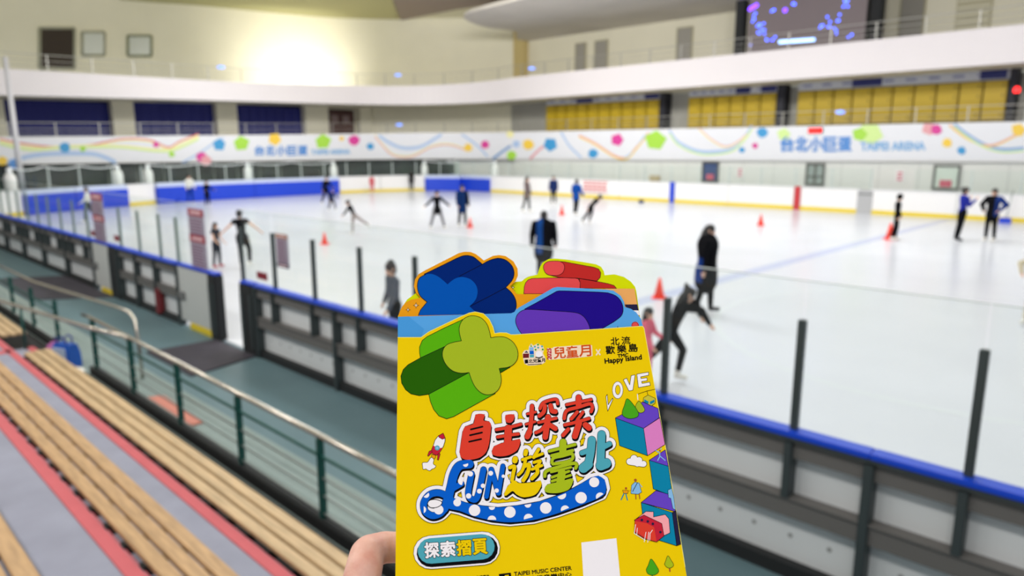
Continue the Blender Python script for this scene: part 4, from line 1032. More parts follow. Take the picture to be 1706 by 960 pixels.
person(770, 379, 1.7, 25, 'person in a long blue coat with a cone at the feet', DKB, BK, coat=.22, wide=1.15, armL=(6, 10, 20, 2), armR=(6, 10, 20, 2), top2=(BK, lambda c: c.x < -.12))
person(876, 355, 1.78, 60, 'slim person in taupe and grey standing near the far white boards', TAUPE, cloth('olive', (84, 84, 82)), legL=(10, 3, 2, 3), legR=(-8, 3, -16, 3), hair='long')
person(922, 342, 1.65, -10, 'person in dark blue and black close to the far barrier, by the red advert', NAVYC, BK, coat=.05, wide=1.05)
person(958, 360, 1.72, 140, 'person in a bright blue jacket at the red advert panel', BLUEC, BK, coat=.08, wide=1.15, armL=(10, 16, 40, 6), armR=(10, 16, 40, 6), legL=(8, 4, -4, 3), legR=(-8, 4, -14, 3))
person(975, 374, 1.55, 70, 'black clad skater tilting sharply over the ice near the blue jacket', BK, BK, tilt=20, roll=18, lean=26, armL=(-30, 30, -40, 30), armR=(-20, 44, -30, 40), legL=(14, 4, -4, 3), legR=(-6, 4, -20, 3), hair='bun')
person(905, 469, 1.68, 172, 'person seen from behind in a long black and blue coat, over the brochure', BK, BK, coat=.3, wide=1.4, armL=(4, 14, 8, 4), armR=(4, 10, 8, 4), top2=(cloth('royal2', (22, 66, 130)), lambda c: -.17 < c.x < -.0 and c.z > .75), near=True, legL=(4, 3, 0, 2), legR=(-4, 3, -6, 2))
person(1170, 525, 1.72, 75, 'person with a black hood and long black coat walking on the open ice', BK, BK, boots=BOOT_B, coat=.32, wide=1.5, cap='shawl', hair='long', armL=(8, 12, 14, 4), armR=(-14, 14, -2, 6), top2=(cloth('royal3', (20, 52, 120)), lambda c: c.y < -.04 and .7 < c.z < 1.2), near=True, legL=(12, 3, 2, 2), legR=(-10, 3, -14, 2))
person(1127, 637, 1.42, 88, 'skater in black with a pointed hood lunging beside the brochure edge', BK, BK, cap='hood', lean=22, armL=(96, 6, 18, 4), armR=(84, 8, 30, 6), legL=(34, 3, -10, 2), legR=(-40, 4, -46, 4), near=True)
person(1072, 648, 1.1, 60, 'girl in pink with black hair half hidden behind the brochure', PNK, PNK, hair='long', armL=(20, 14, 60, 6), armR=(14, 14, 40, 6), near=True)
person(660, 590, 1.46, -60, 'young skater in a grey top leaning in front of the near barrier, by the brochure', GRY, BK, lean=6, roll=-6, armL=(14, 14, 30, 8), armR=(-6, 18, 14, 10), near=True, hair='short', cap='beanie')
person(1487, 402, 1.6, 70, 'helmeted child in black with white skates next to the taller red cone', BK, BK, cap='helmet', armL=(10, 8, 24, 4), armR=(-6, 8, 6, 4), legL=(6, 3, -4, 2), legR=(-6, 3, -14, 2))
person(1592, 403, 1.85, 80, 'slim person with a blue top and black leggings near the far boards', cloth('violetblue', (36, 44, 140)), BK, boots=BOOT_B, armL=(20, 6, 140, 4), armR=(20, 6, 140, 4), legL=(-2, 3, -8, 2), legR=(-6, 3, -10, 2), hair='bun')
person(1648, 404, 1.82, -40, 'person in a black jacket with hands on hips by the blue scoop', BK, BK, coat=.04, wide=1.15, armL=(-8, 46, 30, -34), armR=(-8, 40, 30, -30), legL=(4, 6, -2, 3), legR=(-4, 6, -6, 3), top2=(cloth('royal4', (30, 50, 110)), lambda c: c.x < -.1 and c.z > .9))
person(1724, 545, 1.5, -20, 'skater at the frame edge with one pale sleeved arm curved outwards', cloth('beige', (196, 186, 160)), cloth('pale_tights', (206, 196, 176)), armL=(20, 62, 40, -20), armR=(20, 62, 40, -20), legL=(4, 10, 0, 6), legR=(4, 10, 0, 6), hair='bun', near=True)

# ------------------------------------------------------------------ the folded brochure
BU = (CR * 1 + CU * .0344 + CF * .08).normalized()
BV = (CR * (689 - 853) + CU * 2021 + CF * FPX).normalized()
BV = (BV - BU * BV.dot(BU)).normalized()
BN = BU.cross(BV)
def at_depth(px, py, k): return EYE + (CF + CR * ((px - 853) / FPX) + CU * ((480 - py) / FPX)) * k
BO = at_depth(880, 1290, .262)
_c = at_depth(865, 750, .325)
_r = ray(880, 1290); BO = EYE + _r * ((_c - EYE).dot(BN) / _r.dot(BN))
BM4 = Matrix(((BU.x, BV.x, BN.x, BO.x), (BU.y, BV.y, BN.y, BO.y), (BU.z, BV.z, BN.z, BO.z), (0, 0, 0, 1)))
def plane_depth(px, py):
    r = ray(px, py); return (r * ((BO - EYE).dot(BN) / r.dot(BN))).dot(CF)
def pmap(zoff):
    def f(px, py, L):
        h = zoff + L * 4e-5; o = BO + BN * h; r = ray(px, py); q = EYE + r * ((o - EYE).dot(BN) / r.dot(BN)) - BO
        return Vector((q.dot(BU), q.dot(BV), h))
    return f
bro = bpy.data.objects.new('brochure', None); COL.objects.link(bro); bro.matrix_world = BM4; bro.empty_display_size = .05
tag(bro, 'folded yellow brochure with stepped cut-out tops held up in front of the rink', 'brochure')
ink = lambda n, c: mat('ink_' + n, c, .85, spec=.02)
K = ink('black', (16, 15, 18)); WI = ink('white', (238, 232, 238)); YE = ink('yellow', (232, 196, 8)); RE = ink('red', (216, 62, 46)); BL = ink('blue', (10, 92, 200)); OL = ink('olive', (164, 182, 30)); TE = ink('teal', (76, 160, 178))
G1 = ink('green_bright', (86, 170, 16)); G2 = ink('green_dark', (38, 92, 8)); G3 = ink('green_lime', (160, 178, 36)); SKY = ink('sky', (84, 158, 222)); ORG = ink('orange', (226, 150, 24)); LIME = ink('lime', (206, 214, 10))
NV = ink('navy', (4, 36, 110)); BL2 = ink('heart_blue', (6, 80, 172)); PU = ink('purple', (96, 54, 176)); PUD = ink('violet_dark', (32, 14, 130)); RL = ink('rose', (222, 74, 76)); RD = ink('rose_dark', (186, 42, 40)); PE = ink('peach', (230, 164, 96))
TB = ink('tealblue', (14, 126, 164)); VI = ink('violet', (100, 66, 190)); PK = ink('pinkbox', (214, 124, 190)); DKN = ink('deepnavy', (38, 34, 66)); CRS = ink('crimson', (190, 34, 56)); LPK = ink('lightpink', (240, 160, 168)); SK2 = ink('babyblue', (130, 180, 224)); BR = ink('brown', (166, 86, 40)); OR2 = ink('rust', (206, 76, 26)); GRN = ink('leaf', (70, 160, 30)); PALE = ink('pale_tan', (238, 214, 190))
def zc(x0, y0, s): return lambda *P: [(x0 + x / s, y0 + y / s) for x, y in P]
z1 = zc(655, 410, 7.741); z2 = zc(850, 420, 6.859); z3 = zc(655, 515, 5.055); z4 = zc(860, 545, 7.755); z5 = zc(755, 645, 6.963); z6 = zc(690, 710, 5.018); z7 = zc(1000, 610, 5.336); z8 = zc(1020, 740, 4.36); zb = zc(680, 870, 10.66); zq = zc(800, 890, 6.824); zr = zc(690, 710, 10.67); zl = zc(865, 565, 12.637)
def panel(name, outline, zoff, base):
    mats = [base]; mb = MB(); f = pmap(zoff)
    P = [f(x, y, 0) for x, y in outline]
    mb.prism([(p.x, p.y) for p in P], zoff - .00035, zoff)
    return mb, mats, Art(mb, f, mats)
def fin(mb, mats, name):
    A.done(); return mb.build(name, mats, bro, fix=False)

# back panel, lime
top = z1((62, 905), (100, 820), (140, 750), (180, 690), (290, 610), (420, 560)) + [(760, 470), (845, 480)] + z2((60, 340), (130, 335), (165, 305), (210, 280), (310, 258), (340, 170), (370, 120), (440, 80), (510, 74), (640, 85), (820, 112), (980, 140), (1040, 170), (1070, 220), (1080, 265), (1190, 255), (1300, 285), (1380, 340), (1425, 395), (1440, 440))
mb, ms, A = panel('p', top + [(1068, 540), (1150, 1280), (658, 1280), (663, 540)], -.0042, LIME)
A.fill(z2((155, 478), (160, 400), (175, 352), (205, 318), (250, 302), (500, 294), (720, 293), (780, 308), (800, 350), (797, 415), (797, 478)), RL, 1, line=K, lw=.8)
A.fill(z2((785, 303), (1000, 338), (1120, 362), (1185, 382), (1215, 416), (797, 416), (800, 350)), RD, 2, line=K, lw=.8)
A.fill(z2((540, 104), (620, 112), (960, 175), (1010, 195), (1035, 235), (1028, 290), (990, 332), (780, 300), (560, 290), (470, 270)), RD, 3, line=K, lw=.8)
A.fill(crom(z2((380, 185), (390, 140), (430, 110), (500, 103), (570, 108), (612, 140), (620, 185), (600, 235), (550, 265), (470, 268), (410, 245)), 5, True), RL, 4, line=K, lw=.8)
fin(mb, ms, 'back_panel')
# third panel, orange with the blue rounded prism
o3 = z1((64, 925), (72, 880), (92, 830), (120, 775), (165, 725), (235, 692), (350, 668), (340, 650), (292, 600), (268, 515), (282, 430), (330, 362), (400, 320), (640, 197), (850, 90), (920, 74), (1000, 76), (1070, 106), (1170, 186), (1290, 126), (1370, 116), (1450, 130), (1550, 196), (1605, 290), (1610, 380), (1580, 450), (1510, 520), (1595, 620), (1690, 625)) + z2((90, 482), (200, 481), (420, 480), (800, 419), (1080, 418), (1420, 419), (1450, 590), (1468, 668))
mb, ms, A = panel('p', o3 + [(1066, 545), (1150, 1280), (658, 1280), (663, 560)], -.0028, ORG)
A.fill(z2((1080, 419), (1420, 420), (1450, 598), (1300, 600), (1200, 480)), PE, 1)
A.fill(z2((1310, 600), (1452, 598), (1467, 668), (1340, 668)), DKN, 2)
A.fill(z2((1380, 668), (1468, 668), (1480, 720), (1400, 720)), WI, 2)
dark = crom(z1((400, 362), (520, 305), (700, 217), (860, 140), (945, 121), (1030, 138), (1100, 190)), 5) + crom(z1((1150, 235), (1220, 195), (1300, 166), (1372, 158), (1460, 186), (1535, 260), (1560, 350), (1535, 440), (1455, 532)), 5) + crom(z1((1455, 535), (1530, 605), (1578, 690), (1588, 780), (1565, 850), (1520, 874)), 5) + z1((1190, 880), (900, 890))
A.fill(dark + z1((700, 700)), NV, 1, line=K, lw=1.0)
A.stroke(z1((850, 392), (1150, 236)), .8, K, 3); A.stroke(z1((985, 780), (1220, 660), (1450, 538)), .8, K, 3)
face = z1((325, 895), (350, 830), (400, 768)) + crom(z1((437, 722), (350, 645), (316, 560), (316, 475), (345, 408), (420, 366), (500, 362), (580, 394), (645, 445), (700, 494)), 5) + crom(z1((702, 494), (780, 432), (850, 404), (920, 404), (1000, 432), (1062, 495), (1088, 570), (1080, 650), (1050, 712), (985, 780)), 5) + z1((1040, 830), (1105, 878))
A.fill(face, BL2, 4)
A.stroke(z1((437, 722), (350, 645), (316, 560), (316, 475), (345, 408), (420, 366)), 1.0, K, 5, True); A.stroke(z1((325, 895), (350, 830), (400, 768), (437, 722)), .9, K, 5, True)
def star(c, r, L=3):
    A.fill([(c[0] + (r if j % 2 == 0 else r * .3) * math.cos(PI * j / 4), c[1] + (r if j % 2 == 0 else r * .3) * math.sin(PI * j / 4)) for j in range(8)], PALE, L, line=K, lw=.5)
star(z1((295, 765))[0], 4.6); star(z1((192, 822))[0], 3.6); star(z1((1545, 535))[0], 3)
fin(mb, ms, 'third_panel')
# second panel, sky blue with the purple prism
o2 = [(663, 528.2)] + z1((560, 897), (1200, 876), (1520, 868), (1565, 850), (1592, 800)) + z2((75, 660), (95, 638), (250, 550), (490, 410), (540, 400), (620, 404), (1100, 430), (1180, 442), (1262, 500), (1302, 570), (1310, 628), (1380, 650), (1440, 690), (1490, 760), (1512, 830))
mb, ms, A = panel('p', o2 + [(1074, 560), (1150, 1280), (657.5, 1280)], -.0014, SKY)
pd = z2((165, 652), (300, 580), (530, 450), (560, 444), (640, 445), (1000, 458), (1110, 466)) + crom(z2((1120, 468), (1205, 500), (1265, 562), (1290, 650), (1268, 730), (1180, 800)), 5) + z2((1040, 882), (1030, 940), (600, 945), (300, 700))
A.fill(pd, PUD, 1, line=K, lw=1.0)
pf = crom(z2((140, 945), (92, 880), (62, 800), (72, 735), (105, 690), (165, 660), (250, 657), (480, 672), (740, 692), (830, 730), (878, 790), (905, 850), (914, 895)), 4)
A.fill(pf + z2((914, 950)), PU, 3, line=K, lw=.9)
A.disc(z2((1428, 838))[0], 6.2, RL, 2, 16); A.stroke(z2((1390, 845), (1395, 815), (1428, 797), (1458, 815), (1466, 842)), .6, K, 3)
A.stroke(z2((1222, 866), (1230, 850)), .8, K, 3)
A.fill(z3((42, 66), (130, 62), (260, 168), (236, 236), (42, 236)), ink('sky_pale', (70, 148, 214)), 1)
fin(mb, ms, 'second_panel')
# front panel, yellow
oF = [(662.7, 562.3)] + z3((235, 239), (300, 192), (430, 130), (560, 68), (640, 34), (690, 24), (760, 39), (810, 88), (840, 150), (855, 206), (905, 199), (955, 201), (992, 216)) + [(857, 557.8), (900, 555), (1000, 548.3), (1060, 544.2), (1070.5, 543.6), (1073, 547)] + [(1110, 752), (1141.5, 945), (1199, 1290), (655.5, 1290)]
mb, ms, A = panel('p', oF, 0, YE)
A.stroke(oF[:-2] , .9, ink('paper_edge', (236, 226, 130)), .5)
# green clover prism
A.fill(z3((588, 87), (430, 160), (285, 233), (245, 265), (222, 320), (222, 365), (229, 412), (430, 318), (580, 270), (640, 150)), G1, 1, line=K, lw=.9)
A.fill(z3((229, 412), (125, 470), (85, 510), (65, 565), (72, 625), (105, 680), (150, 715), (220, 730), (300, 718), (640, 535), (500, 400), (430, 318)), G2, 2, line=K, lw=.9)
A.fill(z3((300, 718), (314, 780), (340, 845), (385, 900), (450, 925), (510, 906), (700, 800), (860, 712), (820, 660), (640, 535)), G1, 3, line=K, lw=.9)
A.fill(z3((880, 498), (985, 490), (900, 540)), G2, 3, line=K, lw=.9)
cl = crom(z3((575, 268), (558, 200), (560, 140), (590, 87), (640, 60), (690, 58), (745, 78), (788, 125), (810, 185), (822, 240)), 4)[:-1] + crom(z3((822, 242), (885, 233), (950, 240), (1012, 282), (1048, 350), (1046, 420), (1010, 470), (960, 492), (892, 500)), 4)[:-1] + crom(z3((892, 502), (908, 565), (908, 625), (885, 680), (840, 715), (785, 722), (735, 702), (690, 655), (660, 595), (640, 535)), 4)[:-1] + crom(z3((640, 535), (570, 540), (500, 520), (445, 468), (416, 400), (422, 340), (455, 300), (510, 280), (575, 268)), 4)[:-1]
A.fill(cl, G3, 5, line=K, lw=.9)
# title: white field, black edge, lettering built from brush strokes
ttl = []
def S(pts, w, m, sm=True): ttl.append(('s', pts, w, m, sm))
def Pp(pts, m): ttl.append(('p', pts, 0, m, True))
w5 = 1 / 6.963; w6 = 1 / 5.018
Pp(z5((262, 322), (362, 320), (352, 388), (415, 402), (440, 450), (425, 600), (408, 690), (375, 765), (300, 822), (180, 845), (100, 822), (76, 755), (95, 620), (110, 520), (140, 460), (235, 425)), RE)
Pp(z5((610, 328), (705, 320), (702, 380), (665, 415), (612, 402)), RE)
S(z5((500, 495), (640, 470), (785, 432)), 36 * w5, RE); S(z5((515, 580), (640, 560), (755, 545)), 36 * w5, RE); S(z5((640, 480), (630, 700)), 84 * w5, RE)
Pp(z5((450, 745), (475, 690), (560, 652), (690, 622), (770, 605), (776, 650), (740, 735), (640, 792), (530, 805), (460, 785)), RE)
S(z5((915, 220), (905, 400), (885, 520)), 56 * .86 * w5, RE); S(z5((885, 520), (860, 575)), 76 * .86 * w5, RE); S(z5((860, 312), (955, 290)), 34 * .86 * w5, RE); S(z5((845, 432), (950, 402)), 34 * .86 * w5, RE)
S(z5((1008, 250), (1050, 180), (1190, 142), (1212, 195)), 42 * .86 * w5, RE); S(z5((1065, 220), (1050, 290), (1000, 335)), 54 * .86 * w5, RE); S(z5((1130, 215), (1145, 275), (1185, 285)), 62 * .86 * w5, RE)
S(z5((990, 412), (1195, 362)), 40 * .86 * w5, RE); S(z5((1100, 350), (1068, 580)), 78 * .86 * w5, RE); S(z5((1060, 450), (1020, 500), (960, 530)), 44 * .86 * w5, RE); S(z5((1120, 440), (1185, 482)), 64 * .86 * w5, RE)
S(z5((1455, 120), (1455, 210)), 76 * .86 * w5, RE); S(z5((1315, 205), (1600, 145)), 40 * .86 * w5, RE); S(z5((1288, 365), (1318, 275), (1450, 235), (1585, 195), (1615, 235), (1600, 285)), 46 * .86 * w5, RE)
S(z5((1440, 290), (1370, 370)), 46 * .86 * w5, RE); S(z5((1505, 292), (1440, 380)), 42 * .86 * w5, RE); S(z5((1295, 440), (1440, 405), (1575, 365)), 44 * .86 * w5, RE); S(z5((1460, 420), (1412, 570)), 82 * .86 * w5, RE); S(z5((1335, 490), (1275, 560)), 52 * .86 * w5, RE); S(z5((1535, 440), (1575, 475)), 78 * .86 * w5, RE)
# FUN and ribbon
S(z6((462, 318), (380, 332), (335, 400), (310, 500), (285, 600), (250, 690)), 72 * w6, BL); S(z6((330, 520), (395, 482)), 46 * w6, BL)
S(z6((300, 600), (210, 560), (130, 575), (82, 640), (90, 710), (150, 750), (220, 730), (270, 670)), 56 * w6, BL)
Pp(z6((290, 640), (330, 605), (430, 640), (560, 665), (700, 680), (860, 665), (1050, 630), (1250, 560), (1400, 480), (1480, 432), (1540, 418), (1590, 450), (1605, 520), (1575, 585), (1400, 660), (1200, 730), (1000, 785), (800, 805), (650, 790), (500, 755), (380, 710), (290, 690)), BL)
S(z6((480, 400), (452, 560), (480, 610), (530, 590), (580, 365)), 50 * w6, BL); S(z6((605, 590), (645, 365)), 38 * w6, BL, False); S(z6((645, 365), (705, 560)), 44 * w6, BL, False); S(z6((705, 560), (742, 335)), 38 * w6, BL, False)
# second row characters
S(z6((845, 275), (842, 290)), 46 * w6, YE); S(z6((800, 348), (838, 338), (828, 400), (818, 455)), 30 * w6, YE)
Pp(z6((752, 570), (785, 500), (840, 455), (880, 478), (1000, 470), (1055, 458), (1062, 500), (1015, 572), (920, 596), (860, 575), (822, 545), (770, 582)), YE)
S(z6((935, 210), (930, 235)), 36 * w6, YE); S(z6((905, 282), (975, 258)), 24 * w6, YE); S(z6((930, 290), (905, 370), (870, 408)), 26 * w6, YE); S(z6((925, 335), (962, 325), (945, 400), (912, 455)), 32 * w6, YE)
S(z6((1040, 195), (1000, 262)), 28 * w6, YE); S(z6((1005, 258), (1072, 232)), 24 * w6, YE); S(z6((1000, 305), (1055, 292), (1025, 340)), 24 * w6, YE); S(z6((1022, 340), (1030, 390), (985, 440)), 32 * w6, YE); S(z6((985, 362), (1068, 330)), 24 * w6, YE)
S(z6((1245, 135), (1242, 230)), 58 * w6, OL); S(z6((1130, 210), (1345, 155)), 26 * w6, OL); S(z6((1150, 248), (1325, 205)), 26 * w6, OL)
S(z6((1150, 305), (1165, 268), (1240, 250), (1318, 232), (1322, 275), (1270, 300), (1160, 318)), 26 * w6, OL); S(z6((1092, 420), (1105, 378), (1200, 345), (1330, 312), (1358, 325), (1350, 352)), 28 * w6, OL); S(z6((1145, 385), (1310, 345)), 20 * w6, OL)
S(z6((1150, 430), (1295, 378)), 22 * w6, OL); S(z6((1150, 462), (1308, 412)), 22 * w6, OL); S(z6((1235, 390), (1215, 510)), 64 * w6, OL)
Pp(z6((1090, 530), (1115, 490), (1220, 465), (1320, 438), (1326, 470), (1290, 532), (1200, 560), (1110, 556)), OL)
S(z6((1485, 118), (1475, 220), (1455, 320)), 66 * w6, TE); S(z6((1455, 320), (1415, 352)), 80 * w6, TE); S(z6((1402, 225), (1480, 198)), 42 * w6, TE)
S(z6((1567, 70), (1562, 200), (1558, 325)), 66 * w6, TE); S(z6((1560, 330), (1605, 312)), 84 * w6, TE); S(z6((1590, 172), (1632, 150)), 44 * w6, TE)
def pass_(grow, m, L, dx=0, dy=0):
    for (k, pts, w, mm, sm) in ttl:
        if k == 's': A.stroke(pts, w + grow, m or mm, L, sm, dx=dx, dy=dy)
        else:
            q = [(x + dx, y + dy) for x, y in pts]
            A.fill(q, m or mm, L, True)
            if grow: A.stroke(q + [q[0]], grow, m or mm, L)
pass_(14.4, K, 6); pass_(12.9, WI, 7); pass_(1.5, K, 8, .8, 3.0); pass_(1.3, K, 9); pass_(0, None, 10)
A.fill(crom(z6((112, 650), (130, 622), (180, 615), (232, 635), (215, 668), (170, 684), (130, 678)), 5, True), WI, 11, line=K, lw=1.2)
for p0, p1 in (((205, 492), (340, 460)), ((195, 560), (335, 528)), ((185, 635), (325, 604))): A.stroke(z5(p0, p1), 20 * w5, K, 11)
A.stroke(z6((1180, 285), (1290, 262)), 3.4, K, 11)
for (x, y, r) in [(505, 705, 48), (800, 720, 48), (1100, 685, 48), (1395, 600, 48), (1505, 470, 42), (205, 700, 40), (360, 640, 32)]: A.disc(z6((x, y))[0], r * w6, WI, 11)
def cap_(cx, cy, r, a0, a1):
    c = z6((cx, cy))[0]; A.fill([(c[0] + r * w6 * math.cos(R(a0 + (a1 - a0) * j / 12)), c[1] + r * w6 * math.sin(R(a0 + (a1 - a0) * j / 12))) for j in range(13)], WI, 11)
cap_(650, 785, 36, 180, 360); cap_(955, 772, 38, 165, 345); cap_(1262, 700, 36, 160, 335); cap_(650, 676, 26, 0, 180); cap_(950, 655, 28, -10, 170); cap_(1232, 575, 38, -20, 155); cap_(1555, 592, 36, 150, 320); cap_(100, 575, 26, -40, 140); cap_(70, 700, 30, -70, 70); cap_(430, 320, 22, -20, 170); cap_(400, 460, 34, 90, 300)
for (x, y, r) in [(470, 400, 22), (545, 545, 20), (455, 585, 22), (640, 395, 20), (690, 540, 18), (745, 420, 14), (575, 500, 18)]: A.disc(z6((x, y))[0], r * w6, WI, 11)
for tri in (((365, 585), (395, 560), (400, 600)), ((1045, 598), (1068, 570), (1085, 585)), ((1345, 410), (1420, 435), (1365, 472)), ((1390, 115), (1430, 100), (1415, 150), (1390, 165)), ((780, 412), (800, 400), (795, 450))):
    A.fill(z6(*tri), YE, 7.6, line=K, lw=.7)
# pill button
def pill(q, w, m, L, dx=0, dy=0): A.stroke(q, w, m, L, dx=dx, dy=dy)
bx = zb((390, 540), (1335, 466)); bw = 1 / 10.66
pill(bx, 604 * bw, K, 6); pill(bx, 588 * bw, WI, 7); pill(bx, 500 * bw, K, 8, 1.0, 1.2); q = zb((395, 515), (1310, 440)); pill(q, 452 * bw, TE, 9)
for i, (ch, c) in enumerate((('探', WI), ('索', WI), ('摺', YE), ('頁', YE))):
    a = zb((308 + i * 285, 640 - i * 21))[0]; b = zb((308 + i * 285 + 245, 640 - i * 21 - 18))[0]
    A.text(ch, a, b, 25, c, 11, bold=1.8, outline=(K, 3.6))
# rocket
A.fill(zr((300, 560), (350, 590), (340, 670), (385, 710), (360, 750), (320, 765), (280, 795), (240, 785), (210, 765), (160, 770), (150, 720), (145, 660), (190, 645), (240, 640)), WI, 1, True, line=K, lw=.8)
A.fill(zr((310, 500), (385, 525), (375, 570), (345, 590), (310, 550)), ORG, 2, line=K, lw=.6)
A.fill(zr((310, 430), (330, 460), (250, 540), (238, 525), (265, 450)), CRS, 2, line=K, lw=.7); A.fill(zr((440, 470), (462, 500), (432, 605), (410, 600), (420, 510)), CRS, 2, line=K, lw=.7)
A.fill(zr((515, 128), (550, 210), (548, 270), (520, 360), (460, 460), (400, 520), (325, 490), (310, 420), (345, 330), (370, 250), (430, 175)), WI, 3, line=K, lw=.9)
A.fill(zr((515, 128), (552, 215), (500, 235), (440, 200), (430, 175)), CRS, 4, line=K, lw=.6); A.fill(zr((340, 345), (420, 400), (505, 385), (460, 460), (400, 520), (325, 490), (312, 420)), CRS, 4)
A.disc(zr((410, 390))[0], 4.2, TE, 5); A.disc(zr((410, 390))[0], 2.4, SK2, 6)
# partner emblem: small houses, tower and leaves, then lettering
A.fill(zl((70, 300), (110, 240), (200, 230), (205, 165), (250, 95), (300, 140), (395, 90), (440, 130), (500, 140), (525, 220), (500, 300), (560, 420), (545, 490), (480, 530), (330, 555), (190, 560), (110, 520), (80, 400)), PALE, 1)
A.fill(zl((80, 310), (205, 305), (205, 395), (80, 400)), ink('maroon', (110, 34, 40)), 2); A.fill(zl((110, 290), (150, 245), (195, 290)), ink('slate', (70, 70, 90)), 2)
A.fill(zl((210, 180), (300, 170), (305, 240), (215, 245)), SK2, 2); A.fill(zl((215, 250), (305, 245), (310, 320), (220, 322)), BL, 2); A.fill(zl((220, 330), (310, 325), (312, 385), (225, 390)), TE, 2); A.fill(zl((235, 165), (250, 105), (268, 165)), GRN, 2)
for (x, y) in ((395, 120), (330, 160), (480, 155), (400, 180), (495, 220), (345, 225)): A.disc(zl((x, y))[0], 1.7, GRN if x % 2 else TE, 2, 8)
A.disc(zl((418, 320))[0], 5.6, WI, 2); A.stroke(zl((345, 385), (420, 395), (490, 372)), 1.6, K, 3)
A.text('臺北兒童月', zl((115, 515))[0], zl((545, 480))[0], 6.4, K, 3, bold=.35)
A.stroke(zl((180, 540), (470, 525)), 1.0, K, 3)
A.fill(zl((585, 190), (700, 195), (720, 170), (1490, 115), (1535, 140), (1545, 360), (1280, 390), (620, 440)), PALE, 1)
A.text('2025', zl((680, 425))[0], zl((672, 195))[0], 7.0, CRS, 3, bold=.8)
for i, ch in enumerate('兒童月'):
    a = zl((735 + i * 268, 412 - i * 20))[0]; b = zl((735 + i * 268 + 245, 412 - i * 20 - 18))[0]; A.text(ch, a, b, 18.5, OR2, 3, bold=.8)
A.stroke(zl((1625, 230), (1700, 330)), 2.4, PALE, 2); A.stroke(zl((1700, 225), (1625, 335)), 2.4, PALE, 2)
for i, ch in enumerate('北流'): A.text(ch, z4((1225 + i * 140, 238 - i * 12))[0], z4((1225 + i * 140 + 110, 238 - i * 12 - 8))[0], 13.0, K, 3, bold=.45)
for i, ch in enumerate('歡樂島'): A.text(ch, z4((1160 + i * 148, 352 - i * 14))[0], z4((1160 + i * 148 + 116, 352 - i * 14 - 8))[0], 13.5, K, 3, bold=.6)
A.text('TMC', z4((1312, 394))[0], z4((1450, 380))[0], 5.4, K, 3, bold=.6); A.text('Happy Island', z4((1150, 492))[0], z4((1625, 436))[0], 10.6, K, 3, bold=.75)
# LOVE
A.fill(z7((62, 252), (70, 345), (110, 285), (112, 298), (66, 402), (50, 272)), WI, 1, line=K, lw=.8)
A.disc(z7((155, 214))[0], 9.3, K, 1, 24, 14.6); A.disc(z7((155, 214))[0], 8.6, WI, 2, 24, 13.9); A.disc(z7((156, 212))[0], 4.4, K, 3, 20, 8.4); A.disc(z7((156, 212))[0], 3.7, YE, 4, 20, 7.7)
A.fill(z7((205, 122), (235, 108), (262, 168), (275, 85), (310, 78), (290, 215), (255, 222)), WI, 1, line=K, lw=.8)
A.fill(z7((325, 72), (430, 54), (430, 82), (360, 96), (362, 112), (415, 104), (418, 130), (368, 138), (372, 155), (440, 143), (445, 172), (340, 192)), WI, 1, line=K, lw=.8)
# stacked boxes, hills and cable car
A.fill(z7((134, 462), (330, 360), (375, 318), (515, 378), (525, 460), (385, 555)), VI, 1, line=K, lw=.8)
A.fill(z7((134, 462), (385, 555), (420, 798), (172, 708)), TB, 2, line=K, lw=.8); A.fill(z7((385, 555), (530, 460), (576, 698), (420, 798)), PK, 2, line=K, lw=.8)
A.fill(crom(z7((240, 290), (215, 350), (195, 410), (205, 445), (260, 468), (325, 455), (340, 420), (300, 350)), 4, True), GRN, 3, line=K, lw=.7); A.fill(crom(z7((342, 312), (312, 362), (340, 410), (372, 415), (396, 390), (370, 340)), 4, True), G3, 2.4, line=K, lw=.7)
A.stroke(z7((325, 252), (415, 222), (490, 206)), .7, K, 3); A.stroke(z7((330, 250), (335, 300)), 1.4, WI, 3); A.stroke(z7((415, 222), (425, 265)), .7, K, 3)
A.fill(z7((385, 282), (425, 258), (490, 288), (488, 330), (455, 355), (382, 318)), ink('cabin', (196, 186, 60)), 3, line=K, lw=.7); A.fill(z7((392, 296), (430, 315), (428, 338), (390, 320)), TB, 4); A.fill(z7((440, 318), (482, 298), (482, 322), (445, 342)), TB, 4)
for gr, mm, LL in ((.8, K, 2), (0, WI, 2.2)):
    for x, y, r in ((262, 850, 28), (300, 822, 30), (345, 838, 28), (385, 870, 26), (330, 868, 26)): A.disc(z7((x, y))[0], r / 5.336 + gr, mm, LL)
    A.fill([(p[0], p[1] + gr) for p in z7((250, 876), (262, 840), (390, 860), (390, 896), (375, 896))], mm, LL)
A.fill(z8((268, 118), (385, 42), (408, 162)), VI, 1, line=K, lw=.8); A.fill(z8((268, 118), (408, 162), (432, 330), (425, 372), (298, 326)), TB, 2, line=K, lw=.8)
A.stroke(z8((345, 65), (345, 92), (330, 120)), 1.8, SK2, 4); A.stroke(z8((350, 90), (385, 120)), 1.6, SK2, 4); A.stroke(z8((312, 42), (335, 62), (358, 30)), 1.3, SK2, 4); A.disc(z8((346, 48))[0], 1.6, BR, 5, 8)
A.fill(z8((210, 425), (318, 338), (432, 372), (460, 492)), VI, 3, line=K, lw=.8); A.fill(z8((210, 425), (435, 498), (468, 740), (310, 690), (225, 560)), TB, 3, line=K, lw=.8); A.fill(z8((435, 498), (462, 484), (498, 728), (468, 740)), DKN, 3, line=K, lw=.8)
A.fill(z8((405, 335), (432, 322), (446, 380), (460, 480), (440, 468), (425, 395), (408, 388)), SK2, 4, line=K, lw=.6)
